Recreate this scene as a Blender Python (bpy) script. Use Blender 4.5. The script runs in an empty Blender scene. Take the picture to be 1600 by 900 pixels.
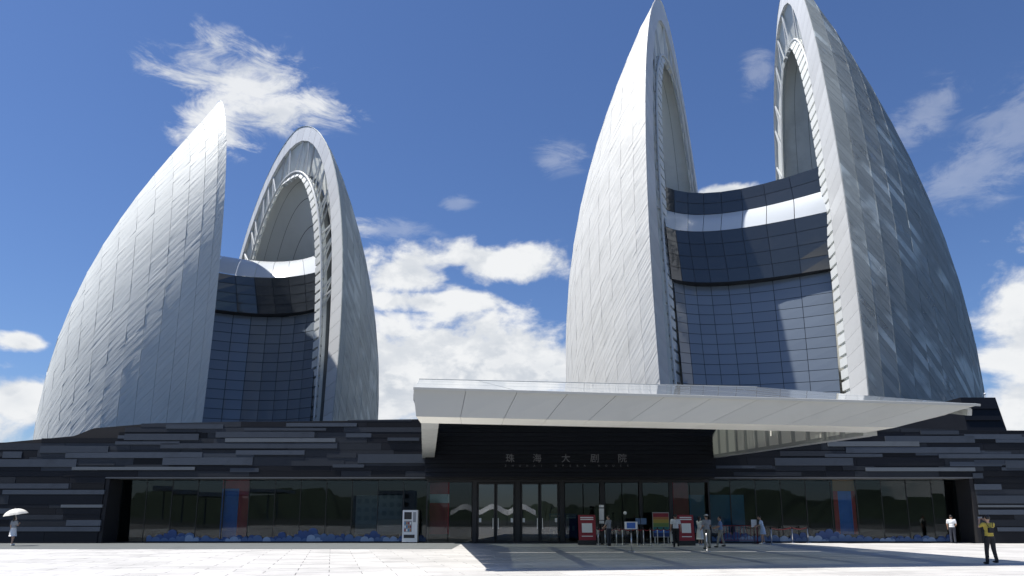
import bpy, bmesh, math, random
from mathutils import Vector, Matrix
R = math.radians
random.seed(7)
sc = bpy.context.scene
COL = sc.collection

# ------------------------------------------------------------------ camera
FPX, HOR, EYE = 1111.0, 207.0, 1.6
PITCH = math.atan(HOR / FPX)
cam_d = bpy.data.cameras.new('camera'); cam = bpy.data.objects.new('camera', cam_d); COL.objects.link(cam)
cam.location = (0, 0, EYE); cam.rotation_euler = (R(90) + PITCH, 0, 0)
cam_d.sensor_width = 36; cam_d.lens = FPX / 1600 * 36; cam_d.shift_y = 150 / 1600
cam_d.clip_start = 0.1; cam_d.clip_end = 20000
sc.camera = cam

# ------------------------------------------------------------------ exposure
sc.view_settings.view_transform = 'Standard'; sc.view_settings.look = 'None'
sc.view_settings.exposure = 0.52; sc.view_settings.gamma = 1; sc.view_settings.use_curve_mapping = False
sc.cycles.max_bounces = 7; sc.cycles.transparent_max_bounces = 24; sc.cycles.diffuse_bounces = 3
sc.cycles.caustics_reflective = False; sc.cycles.caustics_refractive = False
sc.cycles.use_denoising = True
sc.cycles.sample_clamp_indirect = 6

def pixdir(px, py):
    a, b = (px - 800) / FPX, (600 - py) / FPX
    c, s = math.cos(PITCH), math.sin(PITCH)
    return Vector((a, c - b * s, s + b * c))
def ground_at(px, py):
    d = pixdir(px, py); t = -EYE / d.z
    return Vector((d.x * t, d.y * t, 0))
def at_depth(px, py, y):
    d = pixdir(px, py); t = y / d.y
    return Vector((d.x * t, y, EYE + d.z * t))

# ------------------------------------------------------------------ sun and sky
TO_SUN = Vector((-0.465, -0.045, 1)).normalized()
sun_d = bpy.data.lights.new('sun', 'SUN'); sun = bpy.data.objects.new('sun', sun_d); COL.objects.link(sun)
sun_d.energy = 5.0; sun_d.angle = R(0.53); sun_d.color = (1.0, 0.965, 0.91)
sun.rotation_euler = (-TO_SUN).to_track_quat('-Z', 'Y').to_euler(); sun.location = (0, 0, 200)

world = bpy.data.worlds.new('World'); sc.world = world; world.use_nodes = True
NT = world.node_tree; NT.nodes.clear()
class G:
    """tiny helper that strings nodes together"""
    def __init__(s, nt): s.nt = nt
    def n(s, t, **k):
        o = s.nt.nodes.new(t)
        for a, v in k.items(): setattr(o, a, v)
        return o
    def put(s, sock, v):
        if isinstance(v, bpy.types.NodeSocket): s.nt.links.new(v, sock)
        elif v is not None: sock.default_value = v
    def m(s, op, a, b=None, c=None, clamp=False):
        o = s.n('ShaderNodeMath', operation=op); o.use_clamp = clamp
        for i, v in enumerate((a, b, c)):
            if v is not None: s.put(o.inputs[i], v)
        return o.outputs[0]
    def vm(s, op, a, b=None):
        o = s.n('ShaderNodeVectorMath', operation=op); s.put(o.inputs[0], a)
        if b is not None: s.put(o.inputs[1], b)
        return o.outputs[0]
    def mr(s, v, a, b, c=0.0, d=1.0, smooth=True):
        o = s.n('ShaderNodeMapRange'); o.interpolation_type = 'SMOOTHSTEP' if smooth else 'LINEAR'
        for i, x in enumerate((v, a, b, c, d)): s.put(o.inputs[i], x)
        return o.outputs[0]
    def noise(s, vec, scale, detail=6, rough=0.55, dist=0.0, dim='3D'):
        o = s.n('ShaderNodeTexNoise'); o.noise_dimensions = dim
        s.put(o.inputs['Vector'], vec)
        o.inputs['Scale'].default_value = scale; o.inputs['Detail'].default_value = detail
        o.inputs['Roughness'].default_value = rough; o.inputs['Distortion'].default_value = dist
        return o.outputs['Fac']
    def mix(s, f, a, b, typ='RGBA', blend='MIX'):
        o = s.n('ShaderNodeMix'); o.data_type = typ
        if typ == 'RGBA': o.blend_type = blend
        i = {'FLOAT': (2, 3, 0), 'RGBA': (6, 7, 2)}[typ]
        s.put(o.inputs[0], f)
        for k, v in ((i[0], a), (i[1], b)):
            if isinstance(v, tuple) and len(v) == 3: v = (*v, 1)
            s.put(o.inputs[k], v)
        return o.outputs[i[2]]
g = G(NT)
sky = g.n('ShaderNodeTexSky', sky_type='NISHITA'); sky.sun_disc = False
sky.sun_elevation = math.asin(TO_SUN.z); sky.sun_rotation = math.atan2(TO_SUN.x, TO_SUN.y)
sky.altitude = 0; sky.air_density = 1.1; sky.dust_density = 0.4; sky.ozone_density = 5.0
tc = g.n('ShaderNodeTexCoord'); D = tc.outputs['Generated']
sep = g.n('ShaderNodeSeparateXYZ'); g.put(sep.inputs[0], D)
AZ = g.m('ARCTAN2', sep.outputs[0], sep.outputs[1])
EL = g.m('ARCSINE', sep.outputs[2])
# warped coordinates for the clouds: flattened vertically, as clouds seen from the side are
cv = g.n('ShaderNodeCombineXYZ'); g.put(cv.inputs[0], AZ); g.put(cv.inputs[1], g.m('MULTIPLY', EL, 1.5))
CV = cv.outputs[0]
def shifted(v, dx, dy): return g.vm('ADD', v, (dx, dy, 0))
n_puff = g.noise(CV, 9.0, 9, 0.56, 0.25)
n_puff_up = g.noise(shifted(CV, -0.012, 0.05), 9.0, 5, 0.56, 0.25)
n_fine = g.noise(CV, 42.0, 6, 0.6, 0.3)
wv = g.n('ShaderNodeMapping'); wv.inputs['Rotation'].default_value = (0, 0, R(28)); wv.inputs['Scale'].default_value = (0.8, 1.35, 1)
g.put(wv.inputs['Vector'], CV)
n_wisp = g.noise(wv.outputs[0], 15.0, 11, 0.66, 0.7)
def azel(px, py):
    d = pixdir(px, py).normalized(); return math.atan2(d.x, d.y), math.asin(d.z)
def blob(px, py, rx, ry, rot=0.0):
    a0, e0 = azel(px, py); a1, _ = azel(px + rx, py); _, e1 = azel(px, py - ry)
    ra, re = abs(a1 - a0), abs(e1 - e0)
    da = g.m('SUBTRACT', AZ, a0); de = g.m('SUBTRACT', EL, e0)
    if rot:
        c, s = math.cos(rot), math.sin(rot)
        da, de = (g.m('ADD', g.m('MULTIPLY', da, c), g.m('MULTIPLY', de, s)),
                  g.m('SUBTRACT', g.m('MULTIPLY', de, c), g.m('MULTIPLY', da, s)))
    q = g.m('ADD', g.m('POWER', g.m('ABSOLUTE', g.m('DIVIDE', da, ra)), 2.0), g.m('POWER', g.m('ABSOLUTE', g.m('DIVIDE', de, re)), 2.0))
    return g.m('SUBTRACT', 1.0, g.m('SQRT', q))
def union(bs):
    v = bs[0]
    for b in bs[1:]: v = g.m('SMOOTH_MAX', v, b, 0.15) if False else g.m('MAXIMUM', v, b)
    return v
# heaped clouds low over the podium, left edge and right edge
puffs = union([blob(740, 570, 215, 100), blob(640, 425, 95, 55), blob(790, 408, 130, 40), blob(600, 610, 140, 90),
               blob(680, 470, 150, 22), blob(850, 590, 160, 95),
               blob(30, 625, 80, 60), blob(-60, 690, 150, 110), blob(1600, 500, 140, 135), blob(1680, 640, 190, 110), blob(1140, 300, 60, 14),
               blob(35, 535, 60, 20), blob(330, 640, 320, 70), blob(1150, 640, 420, 80)])
gen = g.m('MULTIPLY', g.mr(EL, 0.34, 0.02), g.mr(g.noise(CV, 2.2, 3, 0.5), 0.5, 0.68))   # the same weather all round the horizon
behind = g.mr(g.m('ABSOLUTE', AZ), 0.72, 1.0)
puffs = g.m('MAXIMUM', puffs, g.m('ADD', g.m('MULTIPLY', g.m('SUBTRACT', gen, 0.25), behind), g.m('MULTIPLY', g.m('SUBTRACT', behind, 1.0), 2.0)))
den_p = g.m('ADD', g.m('MULTIPLY', puffs, 1.15), g.m('MULTIPLY', g.m('SUBTRACT', n_puff, 0.5), 3.2))
den_p = g.m('ADD', den_p, g.m('MULTIPLY', g.m('SUBTRACT', n_fine, 0.5), 0.42))
A_p = g.m('MULTIPLY', g.mr(den_p, -0.06, 0.55), g.mr(puffs, -0.35, 0.05))
wisps = union([blob(375, 125, 165, 85), blob(440, 170, 150, 48, 0.1), blob(330, 195, 90, 70), blob(868, 245, 62, 34), blob(1182, 116, 40, 42, 0.6),
               blob(1520, 275, 170, 75, 0.3), blob(1600, 200, 130, 100, 0.5), blob(710, 318, 40, 18), blob(1440, 180, 110, 50, 0.5),
               blob(600, 360, 120, 24)])
amp = g.mr(g.m('ABSOLUTE', g.m('SUBTRACT', AZ, azel(375, 120)[0])), 0.16, 0.22, 1.0, 0.0)
den_w = g.m('ADD', g.m('MULTIPLY', wisps, 1.3), g.m('MULTIPLY', g.m('SUBTRACT', n_wisp, 0.53), 3.3))
den_w = g.m('ADD', den_w, g.m('MULTIPLY', g.m('SUBTRACT', n_fine, 0.5), 0.35))
A_w = g.m('MULTIPLY', g.mr(den_w, 0.0, 1.05), g.m('MULTIPLY', g.mr(wisps, -0.25, 0.35), g.m('ADD', 0.24, g.m('MULTIPLY', amp, 0.68))))
A = g.m('MAXIMUM', A_p, A_w, clamp=True)
# brightness of the heaps: sunlit heads, greyer where more cloud stands above
lit = g.mr(g.m('SUBTRACT', g.m('ADD', n_puff, g.m('MULTIPLY', g.m('SUBTRACT', n_fine, 0.5), 0.35)), n_puff_up), -0.11, 0.12)
thick = g.mr(den_p, 0.3, 1.7)
shade = g.m('MULTIPLY', g.m('SUBTRACT', 1.0, lit), g.m('ADD', 0.35, g.m('MULTIPLY', thick, 0.65)))
belly = g.m('MULTIPLY', g.mr(g.noise(shifted(CV, 0.3, 0.7), 6.5, 4, 0.5), 0.40, 0.62), g.m('MULTIPLY', g.mr(EL, 0.33, 0.16), 0.6))
shade = g.m('MAXIMUM', shade, g.m('MULTIPLY', belly, thick))
cc = g.mix(shade, (8.6, 8.75, 8.9), (4.3, 4.9, 5.8))
skyc = g.mix(1.0, sky.outputs[0], (0.77, 0.88, 1.12), blend='MULTIPLY')
wc = g.mix(A, skyc, cc)
bg = g.n('ShaderNodeBackground'); g.put(bg.inputs['Color'], wc); bg.inputs['Strength'].default_value = 0.072
wo = g.n('ShaderNodeOutputWorld'); NT.links.new(bg.outputs[0], wo.inputs[0])

# ------------------------------------------------------------------ materials
def principled(name):
    m = bpy.data.materials.new(name); m.use_nodes = True
    b = m.node_tree.nodes['Principled BSDF']; return m, b, G(m.node_tree)
def mat(name, col, rough=0.6, metal=0.0, vary=0.0, spots=0.0, scale=3.0, spec=0.5, bump=0.0, per_obj=0.0, coat=0.0):
    """plain surface; vary = soft mottling, spots = grime, per_obj = each piece a little lighter or darker"""
    m, b, q = principled(name)
    c = (*col, 1)
    if vary or spots or per_obj or bump:
        t = q.n('ShaderNodeTexCoord').outputs['Object']
        f = None
        if vary or spots:
            f = q.m('ADD', 1.0 - vary, q.m('MULTIPLY', q.noise(t, scale, 6, 0.6), 2 * vary))
            if spots: f = q.m('MULTIPLY', f, q.m('SUBTRACT', 1.0, q.m('MULTIPLY', q.mr(q.noise(t, scale * 0.31, 5, 0.7), 0.5, 0.75), spots)))
        if per_obj:
            r = q.n('ShaderNodeObjectInfo').outputs['Random']
            k = q.m('ADD', 1.0 - per_obj, q.m('MULTIPLY', r, 2 * per_obj))
            f = q.m('MULTIPLY', f, k) if f else k
        if f:
            o = q.n('ShaderNodeVectorMath', operation='SCALE'); o.inputs[0].default_value = col; q.put(o.inputs['Scale'], f)
            q.put(b.inputs['Base Color'], o.outputs[0])
        else: b.inputs['Base Color'].default_value = c
        if bump:
            bp = q.n('ShaderNodeBump'); bp.inputs['Strength'].default_value = bump; bp.inputs['Distance'].default_value = 0.02
            q.put(bp.inputs['Height'], q.noise(t, scale * 6, 5, 0.6)); q.put(b.inputs['Normal'], bp.outputs[0])
    else: b.inputs['Base Color'].default_value = c
    b.inputs['Roughness'].default_value = rough; b.inputs['Metallic'].default_value = metal
    b.inputs['Specular IOR Level'].default_value = spec; b.inputs['Coat Weight'].default_value = coat
    return m
def thin_glass(name, tint=(0.9, 0.95, 0.95), refl=1.0, ior=1.5, rough=0.0, milk=0.0, milk_col=(0.8, 0.85, 0.85)):
    m = bpy.data.materials.new(name); m.use_nodes = True; nt = m.node_tree; nt.nodes.clear(); q = G(nt)
    tr = q.n('ShaderNodeBsdfTransparent'); tr.inputs[0].default_value = (*tint, 1)
    gl = q.n('ShaderNodeBsdfGlossy'); gl.inputs['Roughness'].default_value = rough; gl.inputs[0].default_value = (1, 1, 1, 1)
    fr = q.n('ShaderNodeFresnel'); fr.inputs[0].default_value = ior
    base = tr.outputs[0]
    if milk:
        df = q.n('ShaderNodeBsdfDiffuse'); df.inputs[0].default_value = (*milk_col, 1)
        mm = q.n('ShaderNodeMixShader'); mm.inputs[0].default_value = milk
        nt.links.new(base, mm.inputs[1]); nt.links.new(df.outputs[0], mm.inputs[2]); base = mm.outputs[0]
    mx = q.n('ShaderNodeMixShader'); q.put(mx.inputs[0], q.m('MULTIPLY', fr.outputs[0], refl, clamp=True))
    nt.links.new(base, mx.inputs[1]); nt.links.new(gl.outputs[0], mx.inputs[2])
    o = q.n('ShaderNodeOutputMaterial'); nt.links.new(mx.outputs[0], o.inputs[0])
    return m
def perforated(name, col, open_lo, open_hi, rough=0.6, blotch=0.9, light_patch=0.0):
    """aluminium sheet pierced by holes too fine to see singly: part of the light passes, each sheet a little different"""
    m, b, q = principled(name); nt = m.node_tree
    t = q.n('ShaderNodeTexCoord').outputs['Object']
    rnd = q.n('ShaderNodeObjectInfo').outputs['Random']
    isl = q.n('ShaderNodeNewGeometry').outputs['Random Per Island']
    at = q.n('ShaderNodeAttribute'); at.attribute_name = 'strip'
    r1 = q.m('FRACT', q.m('MULTIPLY', at.outputs['Fac'], 0.6180339))
    r2 = q.m('FRACT', q.m('ADD', rnd, q.m('MULTIPLY', isl, 3.7)))
    r = q.m('ADD', q.m('MULTIPLY', r1, 0.55), q.m('MULTIPLY', r2, 0.45))
    wp = q.n('ShaderNodeNewGeometry').outputs['Position']
    blot = q.mr(q.noise(wp, 0.2, 4, 0.6), 0.40, 0.64)
    su = q.n('ShaderNodeAttribute'); su.attribute_name = 'strip_uv'
    mp = q.n('ShaderNodeMapping'); mp.inputs['Scale'].default_value = (0.55, 1.9, 1); q.put(mp.inputs['Vector'], su.outputs['Vector'])
    streak = q.noise(mp.outputs[0], 1.0, 5, 0.62, 0.5)
    bp = q.n('ShaderNodeBump'); bp.inputs['Strength'].default_value = 0.55; bp.inputs['Distance'].default_value = 0.16
    q.put(bp.inputs['Height'], streak); q.put(b.inputs['Normal'], bp.outputs[0])
    k = q.m('MULTIPLY', q.m('ADD', 0.92, q.m('MULTIPLY', r, 0.12)), q.m('MULTIPLY', q.m('ADD', 0.84, q.m('MULTIPLY', streak, 0.32)), q.m('ADD', 0.9, q.m('MULTIPLY', q.noise(wp, 0.07, 6, 0.65), 0.2))))
    if light_patch:      # scattered paler sheets paint light glowing through the skin
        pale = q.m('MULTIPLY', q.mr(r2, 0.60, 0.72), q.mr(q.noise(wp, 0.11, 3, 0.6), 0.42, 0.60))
        k = q.m('MULTIPLY', k, q.m('ADD', 1.0, q.m('MULTIPLY', pale, light_patch)))
    o = q.n('ShaderNodeVectorMath', operation='SCALE'); o.inputs[0].default_value = col; q.put(o.inputs['Scale'], k)
    q.put(b.inputs['Base Color'], o.outputs[0])
    b.inputs['Roughness'].default_value = rough; b.inputs['Metallic'].default_value = 0.05
    tr = q.n('ShaderNodeBsdfTransparent'); mx = q.n('ShaderNodeMixShader')
    q.put(mx.inputs[0], q.m('ADD', open_lo, q.m('MULTIPLY', q.m('MULTIPLY', r, q.m('ADD', 1.0 - blotch / 2, q.m('MULTIPLY', blot, blotch))), open_hi - open_lo)))
    nt.links.new(b.outputs[0], mx.inputs[1]); nt.links.new(tr.outputs[0], mx.inputs[2])
    nt.links.new(mx.outputs[0], nt.nodes['Material Output'].inputs[0])
    return m
M = dict(
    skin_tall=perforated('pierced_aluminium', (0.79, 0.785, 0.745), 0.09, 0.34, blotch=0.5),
    skin_tall_shade=perforated('pierced_aluminium_shade', (0.40, 0.435, 0.43), 0.20, 0.62, blotch=0.4, light_patch=0.95),  # wider holes, and a darkened base that paints shade on the right tall valve
    skin_low_shade=perforated('pierced_aluminium_low_shade', (0.50, 0.54, 0.52), 0.12, 0.46, light_patch=0.4),  # darker base puts the shade of the right low valve into its colour
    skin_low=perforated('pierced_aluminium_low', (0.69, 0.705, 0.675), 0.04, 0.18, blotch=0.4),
    rim=mat('rim_aluminium', (0.70, 0.71, 0.71), 0.45, 0.1, 0.06, 0.15, 0.5, per_obj=0.06),
    bowl=mat('bowl_aluminium', (0.80, 0.82, 0.79), 0.5, 0.0, 0.07, 0.2, 0.3),
    dark_backing=mat('cavity_dark', (0.16, 0.17, 0.17), 0.8, 0, 0.2, 0, 0.3),  # for the added sheet that darkens the cavity behind the pierced skin
    fin=mat('fin_white', (0.72, 0.74, 0.73), 0.5, 0.0, 0.05, 0.1, 0.6, per_obj=0.05),
    steel=mat('painted_steel', (0.66, 0.68, 0.68), 0.45, 0.0, 0.05, 0, 0.7),
    facade=mat('curtain_glass', (0.19, 0.225, 0.27), 0.07, 0.0, 0.05, 0, 0.1, spec=0.7, per_obj=0.05),
    facade_dark=mat('tinted_curtain_glass', (0.045, 0.052, 0.062), 0.06, 0.0, 0.06, 0, 0.1, spec=0.8, per_obj=0.12),
    roofw=mat('white_roof_glass', (0.60, 0.63, 0.65), 0.2, 0.0, 0.04, 0, 0.2, spec=0.7, per_obj=0.05),
    mullion=mat('mullion_dark', (0.03, 0.033, 0.04), 0.45),
    core=mat('hall_core', (0.03, 0.032, 0.036), 0.9),
    slab_dark=mat('granite_black', (0.0058, 0.0066, 0.0095), 0.5, 0, 0.18, 0.25, 2.0, per_obj=0.5, bump=0.12, spec=0.22),
    slab_dusk=mat('granite_dusk', (0.020, 0.0235, 0.030), 0.5, 0, 0.15, 0.2, 2.0, per_obj=0.3, bump=0.12, spec=0.25),
    slab_mid=mat('granite_slate', (0.040, 0.050, 0.066), 0.5, 0, 0.1, 0.2, 2.0, per_obj=0.28, bump=0.12, spec=0.3),
    slab_light=mat('granite_pale', (0.092, 0.106, 0.12), 0.5, 0, 0.1, 0.15, 2.0, per_obj=0.1, bump=0.1),
    wallcore=mat('podium_core', (0.008, 0.008, 0.010), 0.8),
    louvre=mat('entrance_louvre', (0.0055, 0.0075, 0.013), 0.5, 0.0, 0.1, 0, 2.0, per_obj=0.25, spec=0.2),
    soffit=mat('soffit_metal', (0.10, 0.105, 0.11), 0.6, 0, 0.08, 0, 1.0),
    white_panel=mat('canopy_white', (0.37, 0.38, 0.365), 0.38, 0.0, 0.03, 0.08, 0.8, per_obj=0.03),
    cream_panel=mat('canopy_cream', (0.74, 0.73, 0.66), 0.5, 0.0, 0.03, 0.08, 0.8, per_obj=0.03),
    canopy_glass=thin_glass('canopy_glass', (0.78, 0.84, 0.81), 1.0, 1.75, 0.0, 0.60, (0.78, 0.84, 0.87)),
    window=thin_glass('window_glass', (0.66, 0.74, 0.76), 0.58, 1.55),
    door_glass=thin_glass('door_glass', (0.5, 0.56, 0.58), 1.7, 1.55),
    frame=mat('door_frame', (0.012, 0.013, 0.016), 0.4, 0.3),
    floor_in=mat('lobby_floor', (0.10, 0.10, 0.10), 0.25, 0, 0.1, 0, 1.0),
    wall_in=mat('lobby_wall', (0.05, 0.052, 0.055), 0.8, 0, 0.1, 0, 1.0),
    red=mat('poster_red', (0.26, 0.018, 0.03), 0.5, 0, 0.25, 0.3, 2.5),
    blue=mat('poster_blue', (0.035, 0.13, 0.45), 0.5, 0, 0.25, 0.2, 2.5),
    navy=mat('print_navy', (0.015, 0.04, 0.16), 0.5, 0, 0.15, 0, 2.5),
    cyan=mat('print_cyan', (0.05, 0.24, 0.42), 0.5, 0, 0.15, 0, 2.5),
    decal=mat('decal_blue', (0.03, 0.075, 0.21), 0.5, 0, 0.4, 0.2, 2.0),
    decal_white=mat('decal_white', (0.34, 0.42, 0.52), 0.5, 0, 0.3, 0, 2.0),
    banner_red=mat('banner_red', (0.55, 0.035, 0.05), 0.6, 0, 0.35, 0.4, 2.5),
    banner_blue=mat('banner_blue', (0.05, 0.18, 0.60), 0.6, 0, 0.3, 0.2, 2.5),
    decal_pale=mat('decal_pale', (0.10, 0.17, 0.30), 0.5, 0, 0.3, 0, 2.0),
    white=mat('white_paint', (0.78, 0.78, 0.77), 0.45, 0, 0.03, 0, 2.0),
    grey=mat('grey_paint', (0.30, 0.31, 0.32), 0.45, 0, 0.05, 0, 2.0),
    black=mat('black_plastic', (0.012, 0.012, 0.013), 0.45),
    chrome=mat('brushed_steel', (0.62, 0.62, 0.62), 0.28, 0.9),
    belt=mat('belt_red', (0.20, 0.015, 0.02), 0.7),
    yellow=mat('print_yellow', (0.42, 0.32, 0.06), 0.5, 0, 0.1, 0, 3.0),
    green=mat('print_green', (0.15, 0.24, 0.07), 0.5, 0, 0.1, 0, 3.0),
    teal=mat('print_teal', (0.03, 0.17, 0.18), 0.5, 0, 0.1, 0, 3.0),
    orange=mat('print_orange', (0.42, 0.17, 0.06), 0.5, 0, 0.1, 0, 3.0),
    skinm=mat('skin', (0.48, 0.29, 0.20), 0.55, 0, 0.05, 0, 9.0),
    hair=mat('hair_black', (0.012, 0.010, 0.009), 0.5),
    letters=mat('letter_metal', (0.19, 0.195, 0.21), 0.35, 0.6),
)

# ------------------------------------------------------------------ mesh helpers
class MB:
    def __init__(s): s.v = []; s.f = []
    def add(s, vs, fs):
        k = len(s.v); s.v += [tuple(x) for x in vs]; s.f += [tuple(i + k for i in f) for f in fs]; return s
    def box(s, a, b):
        x0, y0, z0 = a; x1, y1, z1 = b
        return s.add([(x0,y0,z0),(x1,y0,z0),(x1,y1,z0),(x0,y1,z0),(x0,y0,z1),(x1,y0,z1),(x1,y1,z1),(x0,y1,z1)],
                     [(0,3,2,1),(4,5,6,7),(0,1,5,4),(1,2,6,5),(2,3,7,6),(3,0,4,7)])
    def hexa(s, p):   # 8 corners, bottom four then top four
        return s.add(p, [(0,3,2,1),(4,5,6,7),(0,1,5,4),(1,2,6,5),(2,3,7,6),(3,0,4,7)])
    def slab(s, quad, n, th):   # quad plus thickness along -n
        q = [Vector(p) for p in quad]; n = Vector(n).normalized()
        return s.hexa([p - n * th for p in q] + q)
    def tube(s, p, q, r0, r1=None, seg=6, caps=True):
        p, q = Vector(p), Vector(q); r1 = r0 if r1 is None else r1
        ax = (q - p); 
        if ax.length < 1e-6: return s
        ax.normalize(); a = ax.orthogonal().normalized(); b = ax.cross(a)
        vs = []
        for c, r in ((p, r0), (q, r1)):
            for i in range(seg):
                t = 2 * math.pi * i / seg; vs.append(c + a * math.cos(t) * r + b * math.sin(t) * r)
        fs = [(i, (i + 1) % seg, seg + (i + 1) % seg, seg + i) for i in range(seg)]
        if caps: fs += [tuple(range(seg - 1, -1, -1)), tuple(range(seg, 2 * seg))]
        return s.add(vs, fs)
    def prism(s, pts, d):   # polygon pts swept by vector d
        n = len(pts); d = Vector(d); vs = [Vector(p) for p in pts]; vs += [p + d for p in vs]
        return s.add(vs, [tuple(range(n - 1, -1, -1)), tuple(range(n, 2 * n))] + [(i, (i + 1) % n, n + (i + 1) % n, n + i) for i in range(n)])
    def ball(s, c, r, seg=10, rings=6):
        c = Vector(c); r = Vector(r) if not isinstance(r, (int, float)) else Vector((r, r, r))
        vs = [c + Vector((0, 0, -r.z))]
        for j in range(1, rings):
            t = -math.pi / 2 + math.pi * j / rings
            for i in range(seg):
                a = 2 * math.pi * i / seg
                vs.append(c + Vector((r.x * math.cos(t) * math.cos(a), r.y * math.cos(t) * math.sin(a), r.z * math.sin(t))))
        vs.append(c + Vector((0, 0, r.z))); e = len(vs) - 1
        fs = [(0, 1 + (i + 1) % seg, 1 + i) for i in range(seg)]
        for j in range(rings - 2):
            o = 1 + j * seg; fs += [(o + i, o + (i + 1) % seg, o + seg + (i + 1) % seg, o + seg + i) for i in range(seg)]
        o = 1 + (rings - 2) * seg; fs += [(o + i, o + (i + 1) % seg, e) for i in range(seg)]
        return s.add(vs, fs)
    def build(s, name, material, parent=None, smooth=False, kind=None):
        me = bpy.data.meshes.new(name); me.from_pydata(s.v, [], s.f); me.validate(); me.update()
        if smooth: me.polygons.foreach_set('use_smooth', [True] * len(me.polygons))
        me.materials.append(M[material] if isinstance(material, str) else material)
        o = bpy.data.objects.new(name, me); COL.objects.link(o)
        if parent is not None: o.parent = parent
        if kind: o['kind'] = kind
        return o
def fix_normals(o):
    bm = bmesh.new(); bm.from_mesh(o.data); bmesh.ops.recalc_face_normals(bm, faces=bm.faces); bm.to_mesh(o.data); bm.free(); return o
def empty(name, loc=(0, 0, 0), parent=None, rz=0.0):
    o = bpy.data.objects.new(name, None); COL.objects.link(o); o.location = loc; o.rotation_euler = (0, 0, rz)
    if parent is not None: o.parent = parent
    return o
def tag(o, label, cat, group=None):
    o['label'] = label; o['category'] = cat
    if group: o['group'] = group
    return o
def structure(o): o['kind'] = 'structure'; return o

# ------------------------------------------------------------------ ground and plaza
gm, gb, gq = principled('far_ground')
gt = gq.n('ShaderNodeTexCoord').outputs['Object']
gq.put(gb.inputs['Base Color'], gq.mix(gq.noise(gt, 0.02, 5), (0.035, 0.042, 0.035), (0.06, 0.065, 0.058))); gb.inputs['Roughness'].default_value = 0.9
ground = structure(MB().add([(-6000,-6000,-0.06),(6000,-6000,-0.06),(6000,6000,-0.06),(-6000,6000,-0.06)], [(0,1,2,3)]).build('ground', gm))
pm, pb, pq = principled('plaza_granite')
pt_ = pq.n('ShaderNodeNewGeometry').outputs['Position']
pr = pq.n('ShaderNodeObjectInfo').outputs['Random']; pi = pq.n('ShaderNodeNewGeometry').outputs['Random Per Island']
rr = pq.m('FRACT', pq.m('ADD', pr, pq.m('MULTIPLY', pi, 5.3)))
f1 = pq.m('ADD', 0.92, pq.m('MULTIPLY', rr, 0.16))
f2 = pq.m('SUBTRACT', 1.06, pq.m('MULTIPLY', pq.mr(pq.noise(pt_, 0.35, 8, 0.65, 0.6), 0.40, 0.75), 0.30))
f3 = pq.m('SUBTRACT', 1.0, pq.m('MULTIPLY', pq.mr(pq.noise(pt_, 2.6, 8, 0.7), 0.52, 0.8), 0.22))
o_ = pq.n('ShaderNodeVectorMath', operation='SCALE'); o_.inputs[0].default_value = (0.50, 0.488, 0.465)
pq.put(o_.inputs['Scale'], pq.m('MULTIPLY', f1, pq.m('MULTIPLY', f2, f3))); pq.put(pb.inputs['Base Color'], o_.outputs[0])
pb.inputs['Roughness'].default_value = 0.6
joint_m = mat('paving_joint', (0.17, 0.167, 0.16), 0.9)
band_m = mat('strip_grey', (0.12, 0.13, 0.128), 0.6, 0, 0.15, 0.2, 1.2, per_obj=0.1)
plaza = structure(MB().add([(-70,-30,-0.02),(70,-30,-0.02),(70,47,-0.02),(-70,47,-0.02)], [(0,1,2,3)]).build('plaza', joint_m))
TW, TL, TA = 0.92, 1.84, R(14)      # paving slabs laid askew to the front
ct, st = math.cos(TA), math.sin(TA)
BAND_Y = 36.2
def slab_quad(i, j):
    off = TL * 0.5 if j % 2 else 0.0
    u0, v0 = i * TL + off, j * TW; gp = 0.010
    return [(u * ct - v * st, u * st + v * ct) for u, v in ((u0+gp, v0+gp), (u0+TL-gp, v0+gp), (u0+TL-gp, v0+TW-gp), (u0+gp, v0+TW-gp))]
cand = []
for i in range(-40, 41):
    for j in range(-50, 75):
        q = slab_quad(i, j); cx = sum(p[0] for p in q) / 4; cy = sum(p[1] for p in q) / 4
        if not (-42 < cx < 42 and -20 < cy < 44.6): continue
        cand.append((q, cx, cy))
def shown(c):
    q, cx, cy = c
    if cy < 18.0 or abs(cx) > cy * 0.735: return 0
    return 1.0 / cy ** 3
cand.sort(key=shown, reverse=True)
rest = MB()
for k, (q, cx, cy) in enumerate(cand):
    z1 = random.uniform(-0.0015, 0.0015)
    if k < 300:
        b = MB().hexa([(x - cx, y - cy, -0.015) for x, y in q] + [(x - cx, y - cy, z1) for x, y in q]).build('paving_slab', pm, plaza)
        b.location = (cx, cy, 0)
    else: rest.hexa([(x, y, -0.015) for x, y in q] + [(x, y, z1) for x, y in q])
rest.build('paving_field', pm, plaza, kind='stuff')
bandm = MB()      # darker grey strip of slabs along the left front
x = -45.0
while x < -3.6:
    w = 1.2
    for r_ in range(7):
        y0 = BAND_Y + r_ * 1.2
        bandm.box((x + 0.006, y0 + 0.006, -0.012), (x + w - 0.006, y0 + 1.194, 0.006))
    x += w
bandm.build('grey_strip', band_m, plaza, kind='stuff')
hills_m = mat('hill_green', (0.035, 0.055, 0.03), 0.95, 0, 0.4, 0.3, 0.02)
hb = MB(); N = 700
for i in range(N + 1):
    a = R(100) + R(160) * i / N
    h = 7.5 + 2.5 * math.sin(i * 0.031) + 2 * math.sin(i * 0.13 + 1) + 1.5 * math.sin(i * 0.51) + random.uniform(-1.6, 1.6)
    sx, sy = math.sin(a), math.cos(a)
    hb.v += [(sx * 210, sy * 210, -1), (sx * 260, sy * 260, max(5, h)), (sx * 420, sy * 420, max(8, h * 1.3))]
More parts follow.
